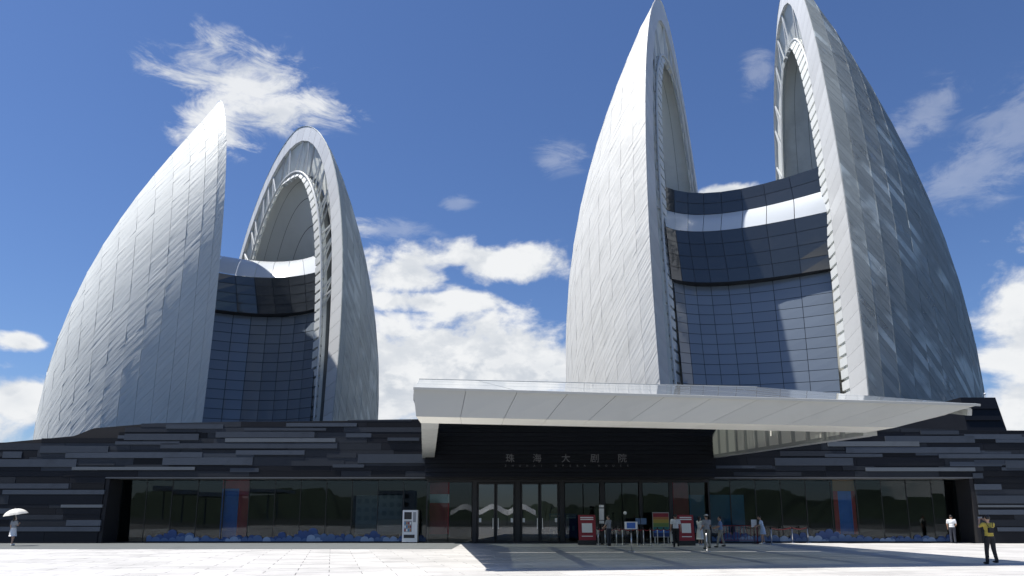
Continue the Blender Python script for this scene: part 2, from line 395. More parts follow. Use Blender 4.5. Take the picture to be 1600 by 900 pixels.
for i in range(N):
    k = i * 3; hb.f += [(k, k + 3, k + 4, k + 1), (k + 1, k + 4, k + 5, k + 2)]
structure(fix_normals(hb.build('hills', hills_m, smooth=True)))

# ------------------------------------------------------------------ the shell halls
class Valve:
    """one half of a shell: an arch-shaped rim in an upright plane and a skin that bulges away from the gap"""
    def __init__(s, side, cx, cy, th, g, toe, l1, l2, B, p, q, H, D, r, s_, m, z0, drift):
        s.side, s.B, s.p, s.q, s.H, s.D, s.r, s.s, s.m, s.z0, s.drift, s.l1, s.l2 = side, B, p, q, H, D, r, s_, m, z0, drift, l1, l2
        a = th + side * toe
        s.u = Vector((math.sin(a), math.cos(a), 0)); s.w = Vector((math.cos(a), -math.sin(a), 0)) * side
        s.o = Vector((cx, cy, 0)) + Vector((math.cos(th), -math.sin(th), 0)) * side * g
    def k(s, z): return 1 - s.z0 * (1 - min(z / s.H, 1)) ** 3
    def b(s, z): return s.B * max(1 - (z / s.H) ** s.q, 0) ** (1 / s.p) * s.k(z)
    def lean(s, z): return s.l1 * z + s.l2 * z * z / s.H
    def plane(s, yl, z, off=0.0):      # point in the rim plane; off > 0 is away from the gap
        return s.o + s.u * (yl + s.drift * z) + s.w * (s.lean(z) + off) + Vector((0, 0, z))
    def zmax(s, sg): return s.H * max(1 - sg ** s.s, 0) ** (1 / s.r)
    def skin(s, sg, z, front=True, inset=0.0):
        dn = max(1 - (z / s.H) ** s.r, 1e-9) ** (1 / s.s)
        sp = min(sg / max(dn, 1e-9), 1.0); phi = math.asin(min(sp ** (1 / s.m), 1))
        cp = math.cos(phi) * (-1 if front else 1)
        return s.plane(s.b(z) * cp * (1 - inset), z, s.D * dn * sp * s.k(z) * (1 - inset))
    def slice_curve(s, sg, front, n=70, z_lo=3.0):
        zm = s.zmax(sg)
        if zm <= z_lo + 0.5: return None
        pts = [s.skin(sg, z_lo + (zm - z_lo) * math.sin(math.pi / 2 * i / n), front) for i in range(n + 1)]
        L = [0.0]
        for i in range(n): L.append(L[-1] + (pts[i + 1] - pts[i]).length)
        return pts, L
def along(c, l):
    pts, L = c
    if l <= 0: return pts[0]
    if l >= L[-1]: return pts[-1]
    lo, hi = 0, len(L) - 1
    while hi - lo > 1:
        mid = (lo + hi) // 2
        if L[mid] <= l: lo = mid
        else: hi = mid
    t = (l - L[lo]) / max(L[hi] - L[lo], 1e-9)
    return pts[lo].lerp(pts[hi], t)
def se(Bq, Hq, p, q): return lambda z: Bq * max(1 - (z / Hq) ** q, 0) ** (1 / p) if z < Hq else 0.0

def toward_cam(p): 
    d = p - Vector((0, 0, EYE)); return d.length

def skin_panels(v, nsl, step, shift, matname, holder):
    """slanted aluminium panels between arches that run parallel to the rim; returns (area_seen, mesh data)"""
    out = []
    sgs = [math.sin(math.pi / 2 * i / nsl) ** v.m for i in range(nsl + 1)]
    sgs[-1] = 0.999
    for front in (True, False):
        cur = [v.slice_curve(sg, front) for sg in sgs]
        for i in range(nsl):
            a, b = cur[i], cur[i + 1]
            if a is None: continue
            La = a[1][-1]
            if b is None:
                tip = v.skin(sgs[i + 1], 3.0, front); b = ([tip, tip + Vector((0, 0, 0.01))], [0, 0.01])
            Lb = b[1][-1]
            j0 = 0; jmax = int((max(La, Lb + 0) + nsl * shift) / step) + 2
            for j in range(-1, jmax):
                a0, a1 = j * step - i * shift, (j + 1) * step - i * shift
                b0, b1 = a0 - shift, a1 - shift
                # the whole row slides down by `shift` from each arch to the next
                a0c, a1c = max(0, min(La, a0)), max(0, min(La, a1)); b0c, b1c = max(0, min(Lb, b0)), max(0, min(Lb, b1))
                if a1c - a0c < 0.05 and b1c - b0c < 0.05: continue
                q = [along(a, a0c), along(b, b0c), along(b, b1c), along(a, a1c)]
                c = (q[0] + q[1] + q[2] + q[3]) / 4
                n = (q[2] - q[0]).cross(q[3] - q[1])
                if n.length < 1e-4: continue
                ar = n.length / 2; n.normalize()
                outw = (c - v.o); outw.z = 0; outw = outw - v.u * (outw.dot(v.u) * 0.3)
                if n.dot(c - (v.o + v.u * v.drift * c.z + v.w * 3 + Vector((0, 0, c.z * 0.8)))) < 0: n = -n
                view = (Vector((0, 0, EYE)) - c).normalized()
                vis = max(0.0, n.dot(view)) * ar / (c.length ** 2)
                if c.z < 8.5: vis *= 0.02
                out.append((vis, q, c, n, j, ((i, a0c + i * shift), (i + 1, b0c + (i + 1) * shift), (i + 1, b1c + (i + 1) * shift), (i, a1c + i * shift))))
    return out
def put_uv(me, uvs):
    at = me.attributes.new('strip_uv', 'FLOAT_VECTOR', 'POINT'); at.data.foreach_set('vector', [c for u in uvs for _ in (0, 1) for p in u for c in (p[0], p[1], 0.0)])
def emit_panels(plist, limit, matname, holder, field_parent):
    plist.sort(key=lambda t: -t[0])
    field = MB(); nrm = random.Random(3); rows_ = []; uvs_ = []
    for k, (vis, q, c, n, row, uv) in enumerate(plist):
        gapf = 0.965
        t1, t2 = (q[2] - q[0]).normalized(), (q[3] - q[1]).normalized()
        hs = math.sin(row * 12.9898) * 43758.5453; hs -= math.floor(hs)
        tilt = nrm.uniform(-0.006, 0.006); tl2 = (hs - 0.5) * 0.022 + nrm.uniform(-0.006, 0.006)
        qq = []
        for p in q:
            d = p - c; L = d.length
            d2 = d * max(0.0, (L - 0.022) / L) if L > 0.08 else d * 0.3
            qq.append(c + d2 + n * (d.dot(t1) * tilt + d.dot(t2) * tl2))
        if k < limit:
            m = MB().slab([p - c for p in qq], n, 0.10); o = m.build('skin_panel', matname, holder); o.location = c
            o.data.attributes.new('strip', 'FLOAT', 'FACE').data.foreach_set('value', [float(row)] * len(o.data.polygons)); put_uv(o.data, [uv])
        else: field.slab(qq, n, 0.10); rows_.append(float(row)); uvs_.append(uv)
    fo = field.build('skin_field', matname, field_parent, kind='stuff')
    if len(fo.data.polygons) == 6 * len(rows_): fo.data.attributes.new('strip', 'FLOAT', 'FACE').data.foreach_set('value', [x for x in rows_ for _ in range(6)])
    if len(fo.data.vertices) == 8 * len(uvs_): put_uv(fo.data, uvs_)

def arch_pts(fn, H, n, z_lo, off, v, fnb=None):
    """points of an arch in the rim plane, from the front foot over the top to the back foot"""
    zs = [z_lo + (H - z_lo) * math.sin(math.pi / 2 * i / n) for i in range(n + 1)]
    fr = [v.plane(-fn(z), z, off) for z in zs]; bk = [v.plane((fnb or fn)(z), z, off) for z in zs]
    return fr + bk[-2::-1]
def resample(pts, n):
    L = [0.0]
    for i in range(len(pts) - 1): L.append(L[-1] + (pts[i + 1] - pts[i]).length)
    return [along((pts, L), L[-1] * i / n) for i in range(n + 1)]

def make_rim(v, rin, parent, n, inward):
    """ribbon of panels round the mouth of a valve, with the return that leads inside"""
    fo = lambda z: v.b(z)
    o_ = resample(arch_pts(fo, v.H, 90, 3.0, 0.0, v), n)
    rb_ = lambda z: rin[0](z) + (v.b(z) - rin[0](z)) * 0.62 * min(1, max(0, (rin[1] - z) / 14))
    i_ = resample(arch_pts(rin[0], rin[1], 90, 3.0, -inward, v, rb_), n)
    e_ = resample(arch_pts(rin[0], rin[1], 90, 3.0, 0.4, v, rb_), n)
    o_ = [p.lerp(q, 0.04) for p, q in zip(o_, i_)]
    hold = empty('rim', v.o, parent)
    for k in range(n):
        q = [o_[k], o_[k + 1], i_[k + 1], i_[k]]; c = (q[0] + q[1] + q[2] + q[3]) / 4
        nn = (q[2] - q[0]).cross(q[3] - q[1]); 
        if nn.dot(v.w) > 0: nn = -nn
        qq = [c + (p - c) * (1 - 0.04 / max((p - c).length, 0.1)) for p in q]
        m = MB().slab([p - c for p in qq], nn, 0.14); ob = m.build('rim_panel', 'rim', hold); ob.location = c - v.o
    rv = MB()
    for k in range(n): rv.add([i_[k], i_[k + 1], e_[k + 1], e_[k]], [(0, 1, 2, 3)])
    for k in range(n): rv.add([o_[k] + v.w * 0.16, o_[k + 1] + v.w * 0.16, i_[k + 1] + v.w * 0.16, i_[k] + v.w * 0.16], [(0, 1, 2, 3)])
    r = rv.build('rim_return', 'rim', hold); r.location = -v.o
    return i_, hold

def make_bowl(v, fn, Hb, depth, parent, bands=7):
    """concave inner shell: arched strips that step back from the mouth"""
    hold = empty('inner_shell', v.o, parent)
    nz, nb = 34, bands
    for s_ in range(nb):
        mb = MB(); sub = 3
        rows = []
        for t in range(sub + 1):
            f = (s_ + t / sub) / nb * 0.985
            if t == 0: f += 0.0018
            if t == sub: f -= 0.0018
            ang = f * math.pi / 2; sc_ = math.cos(ang) ; dp = math.sin(ang)
            pts = []
            for p in range(2 * nz + 1):
                th = math.pi * p / (2 * nz)
                z = 3 + (Hb * (0.25 + 0.75 * sc_ ** 0.8) - 3) * math.sin(th) if True else 0
                zz = min(z, Hb * 0.9999)
                zr = zz / (0.25 + 0.75 * sc_ ** 0.8)
                y = fn(min(zr, Hb * 0.99999)) * sc_ * (-1 if p < nz else 1)
                pts.append(v.plane(y, zz, depth * dp * (1 - 0.55 * (zz / Hb) ** 2) + 0.2))
            rows.append(pts)
        for t in range(sub):
            for p in range(2 * nz):
                mb.add([rows[t][p], rows[t][p + 1], rows[t + 1][p + 1], rows[t + 1][p]], [(0, 1, 2, 3)])
        o = mb.build('inner_strip', 'bowl', hold, smooth=True); o.location = -v.o
        if s_ % 1 == 0:
            md = MB()  # added dark sheet behind each strip, deepens the cavity seen through the skin
            for p in range(2 * nz): md.add([rows[0][p] + v.w * 0.5, rows[0][p + 1] + v.w * 0.5, rows[-1][p + 1] + v.w * 0.5, rows[-1][p] + v.w * 0.5], [(0, 1, 2, 3)])
            m_ = md.build('dark_backing', 'dark_backing', hold, smooth=True); m_.location = -v.o
        bm = bmesh.new(); bm.from_mesh(o.data); bmesh.ops.remove_doubles(bm, verts=bm.verts, dist=1e-4); bm.to_mesh(o.data); bm.free()
    return hold

def make_fins(v, fn, H, parent, n, wid, inw, sl=(0.0, 1.0)):
    """stack of small fins that edges the inner shell, and the white tube along it"""
    hold = empty('fin_edge', v.o, parent)
    a = resample(arch_pts(fn, H, 90, 4.0, 0.0, v), n)
    fi = lambda z: max(fn(z) - wid, 0.0)
    b = resample(arch_pts(fi, H - wid * 0.9, 90, 4.0, -inw, v), n)
    for k in range(n):
        if not (sl[0] <= k / n <= sl[1]): continue
        t0, t1 = 0.06, 0.80
        p = [a[k].lerp(a[k + 1], t0), a[k].lerp(a[k + 1], t1), b[k].lerp(b[k + 1], t1), b[k].lerp(b[k + 1], t0)]
        c = sum(p, Vector()) / 4; nn = (p[2] - p[0]).cross(p[3] - p[1])
        if nn.dot(v.w) > 0: nn = -nn
        o = MB().slab([x - c for x in p], nn, 0.5).build('fin', 'fin', hold); o.location = c - v.o
    t = MB()
    for k in range(n): t.tube(a[k] - v.w * 0.15, a[k + 1] - v.w * 0.15, 0.19, seg=6, caps=False)
    o = t.build('edge_tube', 'steel', hold, smooth=True); o.location = -v.o
    bk = MB()
    for k in range(n): bk.add([a[k] + v.w * 0.45, a[k + 1] + v.w * 0.45, b[k + 1] + v.w * 0.45, b[k] + v.w * 0.45], [(0, 1, 2, 3)])
    o = bk.build('fin_backing', 'bowl', hold); o.location = -v.o
    return a

def make_struts(v, rim_in, arch, parent, lo, hi, step):
    n, m = len(rim_in) - 1, len(arch) - 1
    hold = empty('struts', v.o, parent); k = lo
    bm_ = MB(); nn_ = 80
    for t_ in range(nn_):
        a0, a1 = t_ / nn_, (t_ + 1) / nn_
        f_ = lambda L_, t__: along((L_, list(range(len(L_)))), t__ * (len(L_) - 1))
        bm_.add([f_(rim_in, a0) + v.w * .46 - v.o, f_(rim_in, a1) + v.w * .46 - v.o, f_(arch, a1) + v.w * 1.7 - v.o, f_(arch, a0) + v.w * 1.7 - v.o], [(0, 1, 2, 3)])
    bm_.build('reveal_lining', 'bowl', hold)
    while k <= hi:
        p = rim_in[min(n, int(k * n))]; q = arch[min(m, int(k * m))]; q2 = arch[min(m, int(min(1, k + step * 0.5) * m))]
        for e in ((p, q), (p, q2)):
            if (e[0] - e[1]).length > 0.8:
                o = MB().tube(e[0] + v.w * 0.25 - v.o, e[1] + v.w * 0.2 - v.o, 0.13, seg=5).build('strut', 'steel', hold)
        k += step
def make_lattice(v, parent, inset, nsl, rows, r):
    t = MB(); sgs = [0.03 + 0.9 * i / nsl for i in range(nsl + 1)]
    for front in (True, False):
        g_ = []
        for sg in sgs:
            zm = v.zmax(sg)
            g_.append([v.skin(sg, 4 + (zm - 4) * math.sin(math.pi / 2 * j / rows) * 0.93, front, inset) if zm > 8 else None for j in range(rows + 1)])
        for i in range(nsl):
            for j in range(rows):
                a, b, c_, d = g_[i][j], g_[i][j + 1], g_[i + 1][j], g_[i + 1][j + 1]
                if a and b: t.tube(a, b, r, seg=5, caps=False)
                if a and d: t.tube(a, d, r * 0.8, seg=5, caps=False)
                if b and d: t.tube(b, d, r * 0.7, seg=5, caps=False)
    o = t.build('steel_lattice', 'steel', parent, smooth=True, kind='stuff')
    return o

def bez(L, Mm, Rr, t):     # curve through three plan points
    c = 2 * Mm - (L + Rr) * 0.5
    return L * (1 - t) ** 2 + c * 2 * t * (1 - t) + Rr * t * t
class Level:
    def __init__(s, z, L, Mm, Rr, rise=0.0): s.z = z; s.rise = rise; s.L, s.M, s.R = Vector(L), Vector(Mm), Vector(Rr)
    def at(s, t): p = bez(s.L, s.M, s.R, t); return Vector((p.x, p.y, s.z + s.rise * max(0, t) ** 2))
def facade_band(lo, hi, cols, rows, matname, parent, name='pane', t0=0.0, t1=1.0, bulge=0.0, gap=0.04, mesh_core=None):
    """grid of separate panes between two levels, dark mullion sheet a hand behind"""
    core = MB()
    for j in range(rows):
        for i in range(cols):
            def P(ii, jj):
                t = t0 + (t1 - t0) * ii / cols; f = jj / rows
                p = lo.at(t).lerp(hi.at(t), f)
                if bulge: p += Vector((0, -0.25, 1)) * bulge * math.sin(math.pi * f)
                return p
            q = [P(i, j), P(i + 1, j), P(i + 1, j + 1), P(i, j + 1)]; c = sum(q, Vector()) / 4
            if name == 'roof_pane':
                gm_ = MB(); ns = 5; e_ = .012
                for a_ in range(ns + 1):
                    for b_ in range(ns + 1): gm_.v.append(tuple(P(i + e_ + (1 - 2 * e_) * a_ / ns, j + e_ + (1 - 2 * e_) * b_ / ns) - c))
                for a_ in range(ns):
                    for b_ in range(ns): k_ = a_ * (ns + 1) + b_; gm_.f.append((k_, k_ + ns + 1, k_ + ns + 2, k_ + 1))
                o = gm_.build(name, matname, parent, smooth=True); o.location = c - parent.location
                continue
            n = (q[1] - q[0]).cross(q[3] - q[0]).normalized()
            if n.dot(c) > 0: n = -n
            qq = []
            for k, p in enumerate(q):
                hx = (q[1] - q[0]).normalized() * gap * (1 if k in (0, 3) else -1)
                hz = (q[3] - q[0]).normalized() * gap * (1 if k in (0, 1) else -1)
                qq.append(p + hx + hz - c)
            wob = random.uniform(-0.006, 0.006), random.uniform(-0.006, 0.006)
            qq = [p + n * (p.x * wob[0] + p.z * wob[1]) for p in qq]
            o = MB().slab(qq, n, 0.05).build(name, matname, parent); o.location = c - parent.location
            core.add([p - n * 0.09 for p in q], [(0, 1, 2, 3)])
    if core.f:
        o = core.build('mullion_sheet', 'mullion', parent); o.location = -parent.location

def hall_core(levels, back, parent):
    """dark rooms behind the curtain wall, with floor plates closed at top"""
    mb = MB(); n = 10
    for (lo, hi, dz) in levels:
        f_lo = [lo.at(i / n) for i in range(n + 1)]; f_hi = [hi.at(i / n) for i in range(n + 1)]
        for lst, zz in ((f_hi, hi.z),):
            for i in range(n):
                a, b = lst[i], lst[i + 1]
                mb.add([a + Vector((0, 0.3, -dz)), b + Vector((0, 0.3, -dz)), b + back + Vector((0, 0, -dz)), a + back + Vector((0, 0, -dz))], [(0, 1, 2, 3)])
        for i in range(n):
            a, b, c_, d = f_lo[i], f_lo[i + 1], f_hi[i + 1], f_hi[i]
            mb.add([p + Vector((0, 0.35, 0)) for p in (a, b, c_, d)], [(0, 1, 2, 3)])
            mb.add([p + back for p in (a, b, c_, d)], [(0, 1, 2, 3)])
    o = mb.build('hall_body', 'core', parent); o.location = -parent.location
    return o

# ---- the tall pair
BL = Valve(-1, 30.801, 111.87, .497, 0, 0, .053, -.012, 21.681, 1.777, 2.238, 91.608, 21.825, 3.035, .742, 1.046, .047, -.019)
BR = Valve(1, 49.363, 111.354, .125, 0, 0, -.003, -.015, 20.831, 2.31, 1.719, 92.452, 23.847, 2.303, .896, 1.093, .101, -.021)
tall = tag(empty('shell_hall', (40, 112, 0)), 'taller pair of pointed white shells with glass between, behind the canopy', 'building', 'shell halls on the podium')
def valve_holder(v, parent, nm='shell_valve'):
    h = empty(nm, v.o - parent.location, parent); return h
def build_valve(v, hall, rin, bowl, nsl, step, shift, skin, rim_n, inward, fins, depth, strut, lat, store, fin_sl):
    hold = empty('shell_skin', v.o - hall.location, hall)
    pl = skin_panels(v, nsl, step, shift, skin, hold)
    store.append((pl, hold, v, skin))
    ri, rh = make_rim(v, rin, hall, rim_n, inward); rh.location = v.o - hall.location
    bh = make_bowl(v, bowl[0], bowl[1], depth, hall); bh.location = v.o - hall.location
    fh_a = make_fins(v, bowl[0], bowl[1], hall, fins[0], fins[1], fins[2], fin_sl)
    bpy.data.objects[[o.name for o in hall.children if o.name.startswith('fin_edge')][-1]].location = v.o - hall.location
    make_struts(v, ri, fh_a, hall, strut[0], strut[1], strut[2])
    for o in hall.children:
        if o.name.startswith('struts'): o.location = v.o - hall.location if o.get('set') is None else o.location; o['set'] = 1
    lt = make_lattice(v, hall, *lat); lt.location = -hall.location
store_tall = []
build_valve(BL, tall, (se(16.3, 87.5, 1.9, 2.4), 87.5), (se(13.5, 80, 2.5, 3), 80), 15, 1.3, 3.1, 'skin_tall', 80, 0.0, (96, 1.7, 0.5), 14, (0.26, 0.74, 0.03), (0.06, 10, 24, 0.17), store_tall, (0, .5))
for o in tall.children:
    if o.name.startswith('struts'): o['set'] = 1
build_valve(BR, tall, (se(14.6, 88, 2.5, 2.4), 88), (se(13.9, 81, 2.5, 3), 81), 15, 1.3, 3.1, 'skin_tall_shade', 80, 0.7, (96, 1.8, 0.9), 15, (0.26, 0.74, 0.03), (0.06, 10, 24, 0.17), store_tall, (0, .5))
def emit_store(store, limit):
    allp = sorted([(p[0], i) for i, (pl, *_r) in enumerate(store) for p in pl], reverse=True)
    cut = allp[min(limit, len(allp) - 1)][0]
    for pl, hold, v, skin in store:
        emit_n = sum(1 for p in pl if p[0] > cut)
        before = set(hold.children)
        emit_panels(pl, emit_n, skin, hold, hold)
        for o in hold.children:
            if o not in before: o.location = o.location - v.o
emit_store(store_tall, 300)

E0 = Level(52.3, (23.3, 103.1), (33.4, 106.1), (46.4, 100.0), 1.4); E1 = Level(48.6, (23.4, 103.5), (33.4, 106.1), (47.1, 100.0), 1.3)
E2 = Level(44.6, (23.2, 101.1), (32.2, 103.5), (46.7, 99.0), 1.4); E3 = Level(36.4, (23.8, 101.3), (33.0, 103.4), (47.0, 99.5), 1.0)
E4 = Level(36.3, (24.4, 102.6), (33.3, 104.8), (47.2, 100.4), 1.0); E5 = Level(14.0, (24.6, 99.4), (33.2, 100.8), (46.2, 98.6))
gh = empty('glass_front', (0, 0, 0), tall); gh.location = -tall.location + Vector((34, 104, 0))
def shift_parent(h, real):   # children were placed against the world origin; keep them where they are
    for o in h.children: o.location = o.location + (h.location - real)
hall_loc = Vector((34, 104, 0))
class _P: pass
def glass_hall(hall, bands, core_levels, back, soffits):
    hold = empty('glass_front', Vector((0, 0, 0)) - hall.location, hall)
    k = hold.location.copy(); hold.location = (0, 0, 0)
    for b in bands: facade_band(*b[:6][:2], b[2], b[3], b[4], hold, b[5], bulge=b[6] if len(b) > 6 else 0.0)
    sm = MB(); n = 16
    for lo, hi in soffits:
        for i in range(n): sm.add([lo.at(i / n), lo.at((i + 1) / n), hi.at((i + 1) / n), hi.at(i / n)], [(0, 1, 2, 3)])
    if soffits: sm.build('soffit', 'mullion', hold)
    hall_core(core_levels, back, hold)
    hold.location = k
    return hold
bpy.data.objects.remove(gh)
glass_hall(tall, [(E1, E0, 8, 2, 'facade_dark', 'pane'), (E2, E1, 8, 1, 'roofw', 'roof_pane', 0.35), (E3, E2, 8, 4, 'facade_dark', 'pane'), (E5, E4, 8, 14, 'facade', 'pane')],
           [(E1, E0, 0.4), (E3, E2, 0.0), (E5, E4, 0.0)], Vector((6, 14, 0)), [(E3, E4)])

# ---- the lower pair
SP = dict(cx=-42.32, cy=102.047, th=-.684, g=5.79, toe=-.12, l1=-.025, l2=.013, B=19.629, p=1.777, q=3.082, H=59.981, D=17.499, r=2.652, s_=.823, m=1.308, z0=.075, drift=-.128)
SL, SR = Valve(-1, **{**SP, 'H': 59.1}), Valve(1, **SP)
low = tag(empty('shell_hall', (-42, 102, 0)), 'shorter pair of rounded grey shells with glass between, left behind the dark wall', 'building', 'shell halls on the podium')
store_low = []
for v in (SL, SR):
    build_valve(v, low, (se(16.6, 57.6, 2, 3), 57.6), (se(14.6, 52.8, 2, 3), 52.8), 15, 1.05, 2.2, 'skin_low' if v is SL else 'skin_low_shade', 64, 0.0, (80, 1.2, 0.4), 11, (0.24, 0.76, 0.022), (0.05, 8, 14, 0.16), store_low, (0, .5))
    for o in low.children:
        if o.name.startswith('struts'): o['set'] = 1
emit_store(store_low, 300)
F1 = Level(38.9, (-44.5, 96.6), (-36.3, 100.7), (-28.9, 98.4)); F2 = Level(35.0, (-43.5, 92.2), (-35.4, 96.7), (-26.6, 94.0)); F3 = Level(29.7, (-43.8, 92.8), (-34.6, 96.9), (-26.3, 93.8))
F4 = Level(29.6, (-44.0, 94.0), (-34.9, 98.0), (-26.9, 95.0)); F5 = Level(9.0, (-43.6, 91.4), (-34.6, 95.2), (-26.6, 92.6))
glass_hall(low, [(F2, F1, 7, 1, 'roofw', 'roof_pane', 0.5), (F3, F2, 7, 4, 'facade_dark', 'pane'), (F5, F4, 8, 15, 'facade', 'pane')],
           [(F3, F2, 0.0), (F5, F4, 0.0)], Vector((-8, 12, 0)), [(F3, F4)])
for o in list(tall.children) + list(low.children):
    if 'set' in o: del o['set']

# ------------------------------------------------------------------ podium with its stone front
def slope_z(py, y):
    d = pixdir(800, py); return EYE + d.z / d.y * y
def wall_y(z): return 44.0 + 0.06 * z
podium = tag(empty('podium', (0, 50, 0)), 'long low podium clad in black and slate stone courses, glass front beneath', 'building')
PO = Vector((0, 50, 0))
def pbuild(mb, name, material, parent=None, **k):
    o = mb.build(name, material, podium if parent is None else parent, **k)
    if parent is None: o.location = -PO
    return o
PROF = [(-75, 5.2), (-45, 5.75), (-31.7, 6.2), (-27.5, 6.6), (-26.3, 7.1), (-22.5, 7.42), (-5, 7.65), (12, 7.5), (28, 6.95), (45, 6.8), (75, 6.6)]
def prof(x):
    for (x0, z0), (x1, z1) in zip(PROF, PROF[1:]):
        if x0 <= x <= x1: return z0 + (z1 - z0) * (x - x0) / (x1 - x0)
    return 6.0
OPL, OPR, OPZ = -25.1, 28.5, slope_z(745, 44.2)
def wall_block(x0, x1, z0, setb=0.06):
    xs = [x0] + [x for x, _ in PROF if x0 < x < x1] + [x1]; mb = MB()
    for a, b in zip(xs, xs[1:]):
        za, zb = prof(a) - 0.04, prof(b) - 0.04
        mb.hexa([(a, wall_y(z0) + setb, z0), (b, wall_y(z0) + setb, z0), (b, 46.5, z0), (a, 46.5, z0),
                 (a, wall_y(za) + setb, za), (b, wall_y(zb) + setb, zb), (b, 46.5, zb), (a, 46.5, za)])
    return mb
pbuild(wall_block(-75, OPL, 0.0), 'wall_core', 'wallcore'); pbuild(wall_block(OPR, 75, 0.0), 'wall_core', 'wallcore'); pbuild(wall_block(OPL, OPR, OPZ), 'wall_core', 'wallcore')
pbuild(MB().box((-75, 46.6, 5.0), (75, 150, 5.15)), 'flat_roof', 'wallcore')
pbuild(MB().box((-75, 57.0, 0.0), (75, 57.4, 4.95)), 'back_wall', 'wall_in')
pbuild(MB().box((-75, 45.7, 0.004), (75, 57.0, 0.02)), 'lobby_floor', 'floor_in')
pbuild(MB().box((-75, 46.6, 4.2), (75, 57.0, 4.3)), 'lobby_ceiling', 'wall_in')
stone = empty('stone_cladding', (0, -6, 0), podium)
SO = Vector((0, 44, 0))
def stone_slab(x0, x1, z0, z1, m, proud, name='stone_slab'):
    x0, x1 = max(x0, -60), min(x1, 60)
    t0, t1 = min(z1, prof(x0)), min(z1, prof(x1))
    if t0 - z0 < 0.06 or t1 - z0 < 0.06: return
    gp = 0.008; c = Vector(((x0 + x1) / 2, wall_y(z0), z0))
    P = lambda x, z, d: Vector((x, wall_y(z) + d, z)) - c
    o = MB().hexa([P(x0+gp, z0+gp, -proud), P(x1-gp, z0+gp, -proud), P(x1-gp, z0+gp, 0.055), P(x0+gp, z0+gp, 0.055),
                   P(x0+gp, t0-gp, -proud), P(x1-gp, t1-gp, -proud), P(x1-gp, t1-gp, 0.055), P(x0+gp, t0-gp, 0.055)]).build(name, m, stone)
    o.location = c - SO
up = [slope_z(y, 44.3) for y in (745, 736, 728, 714, 703, 692, 684, 675, 667, 658, 649, 640)]
dn = [0.0] + [slope_z(y, 44.1) for y in (831, 822.5, 812, 804, 794, 788, 773, 764, 755, 745)]
sr = random.Random(11)
def course(x0, x1, z0, z1, lo=1.8, hi=7.0):
    x = x0
    while x < x1 - 0.2:
        w = sr.uniform(lo, hi); xe = min(x1, x + w)
        if x1 - xe < 1.0: xe = x1
        stone_slab(x, xe, z0, z1, sr.choice(('slab_dark', 'slab_dark', 'slab_dark', 'slab_dusk', 'slab_dusk')), sr.choice((0.0, 0.008, 0.02)))
        x = xe
for z0, z1 in zip(up, up[1:]): course(-48, -5.25, z0, z1); course(12.25, 48, z0, z1)
for z0, z1 in zip(dn, dn[1:]): course(-48, OPL, z0, z1); course(OPR, 48, z0, z1)
PALE = [(258,348,662,670,1),(193,310,677,688,1),(336,491,674,684,1),(179,280,689,695,1),(351,524,684,691,2),(250,527,692,701,1),(62,169,696,708,1),(102,316,706,716,1),
 (368,476,703,711,1),(4,34,705,716,1),(-90,120,717,730,1),(254,395,714,727,1),(113,305,729,735,2),(-60,109,755,764,1),(6,165,765,773,1),(98,163,788,793.6,2),(-60,24,794,803,1),
 (107,161,812,822,1),(-40,160,822.5,830.6,1),(446,557,660,666.6,1),(380,509,668,673,1),(605,655,683,689,1),(559,664,709,724,1),(520,569,725,731,1),
 (1384,1524,680.4,692,1),(1294,1437,689,697.8,2),(1322,1532,698,708,1),(1289,1379,708.5,714.5,1),(1467,1680,709,716.5,1),(1211,1333,715,728,1),(1352,1523,730,736.8,2),
 (1180,1205,727.5,732,1),(1571,1690,719,732,1),(1519,1535,739,748,1),(1522,1563,756,765.7,1),(1525,1650,774,787,1),(1526,1700,788.8,793,2),(1527,1640,796,804.6,1),(1555,1700,823.4,830.6,1),(1118,1206,727,732.4,1),
 (1180,1290,668,676,1),(1440,1500,672,679,1)]
for a, b, y0, y1, t in PALE:
    z1, z0 = slope_z(y0, 44.25), slope_z(y1, 44.25); k = 44.25 / pixdir(800, (y0 + y1) / 2).y / FPX
    stone_slab((a - 800) * k, (b - 800) * k, z0 + 0.012, z1 - 0.012, 'slab_mid' if t == 1 else 'slab_light', 0.06 + 0.014 * t)
for _ in range(34):
    z0 = sr.choice(up[:8]) + sr.uniform(-.1, .1); xx = sr.choice((sr.uniform(-33, -8), sr.uniform(13.5, 32))); w = sr.uniform(1.2, 4.5)
    if z0 > OPZ + .02 and xx + w < (-5.4 if xx < 0 else 40): stone_slab(xx, xx + w, z0 + .01, z0 + sr.uniform(.2, .36), 'slab_dusk' if sr.random() < .5 else 'slab_mid', .028 + sr.random() * .012)
pbuild(MB().box((OPL, wall_y(OPZ) - 0.02, OPZ - 0.10), (OPR, 46.6, OPZ - 0.012)), 'soffit', 'soffit')
for x, s in ((OPL, 1), (OPR, -1)):      # jambs of the long opening
    pbuild(MB().hexa([(x, 44.05, 0.0), (x + s * 0.25, 44.05, 0.0), (x + s * .3, 46.0, 0.0), (x, 46.0, 0.0), (x, 44.28, OPZ - .11), (x + s * 0.25, 44.28, OPZ - .11), (x + s * .3, 46.0, OPZ - .11), (x, 46.0, OPZ - .11)]), 'jamb', 'wallcore')
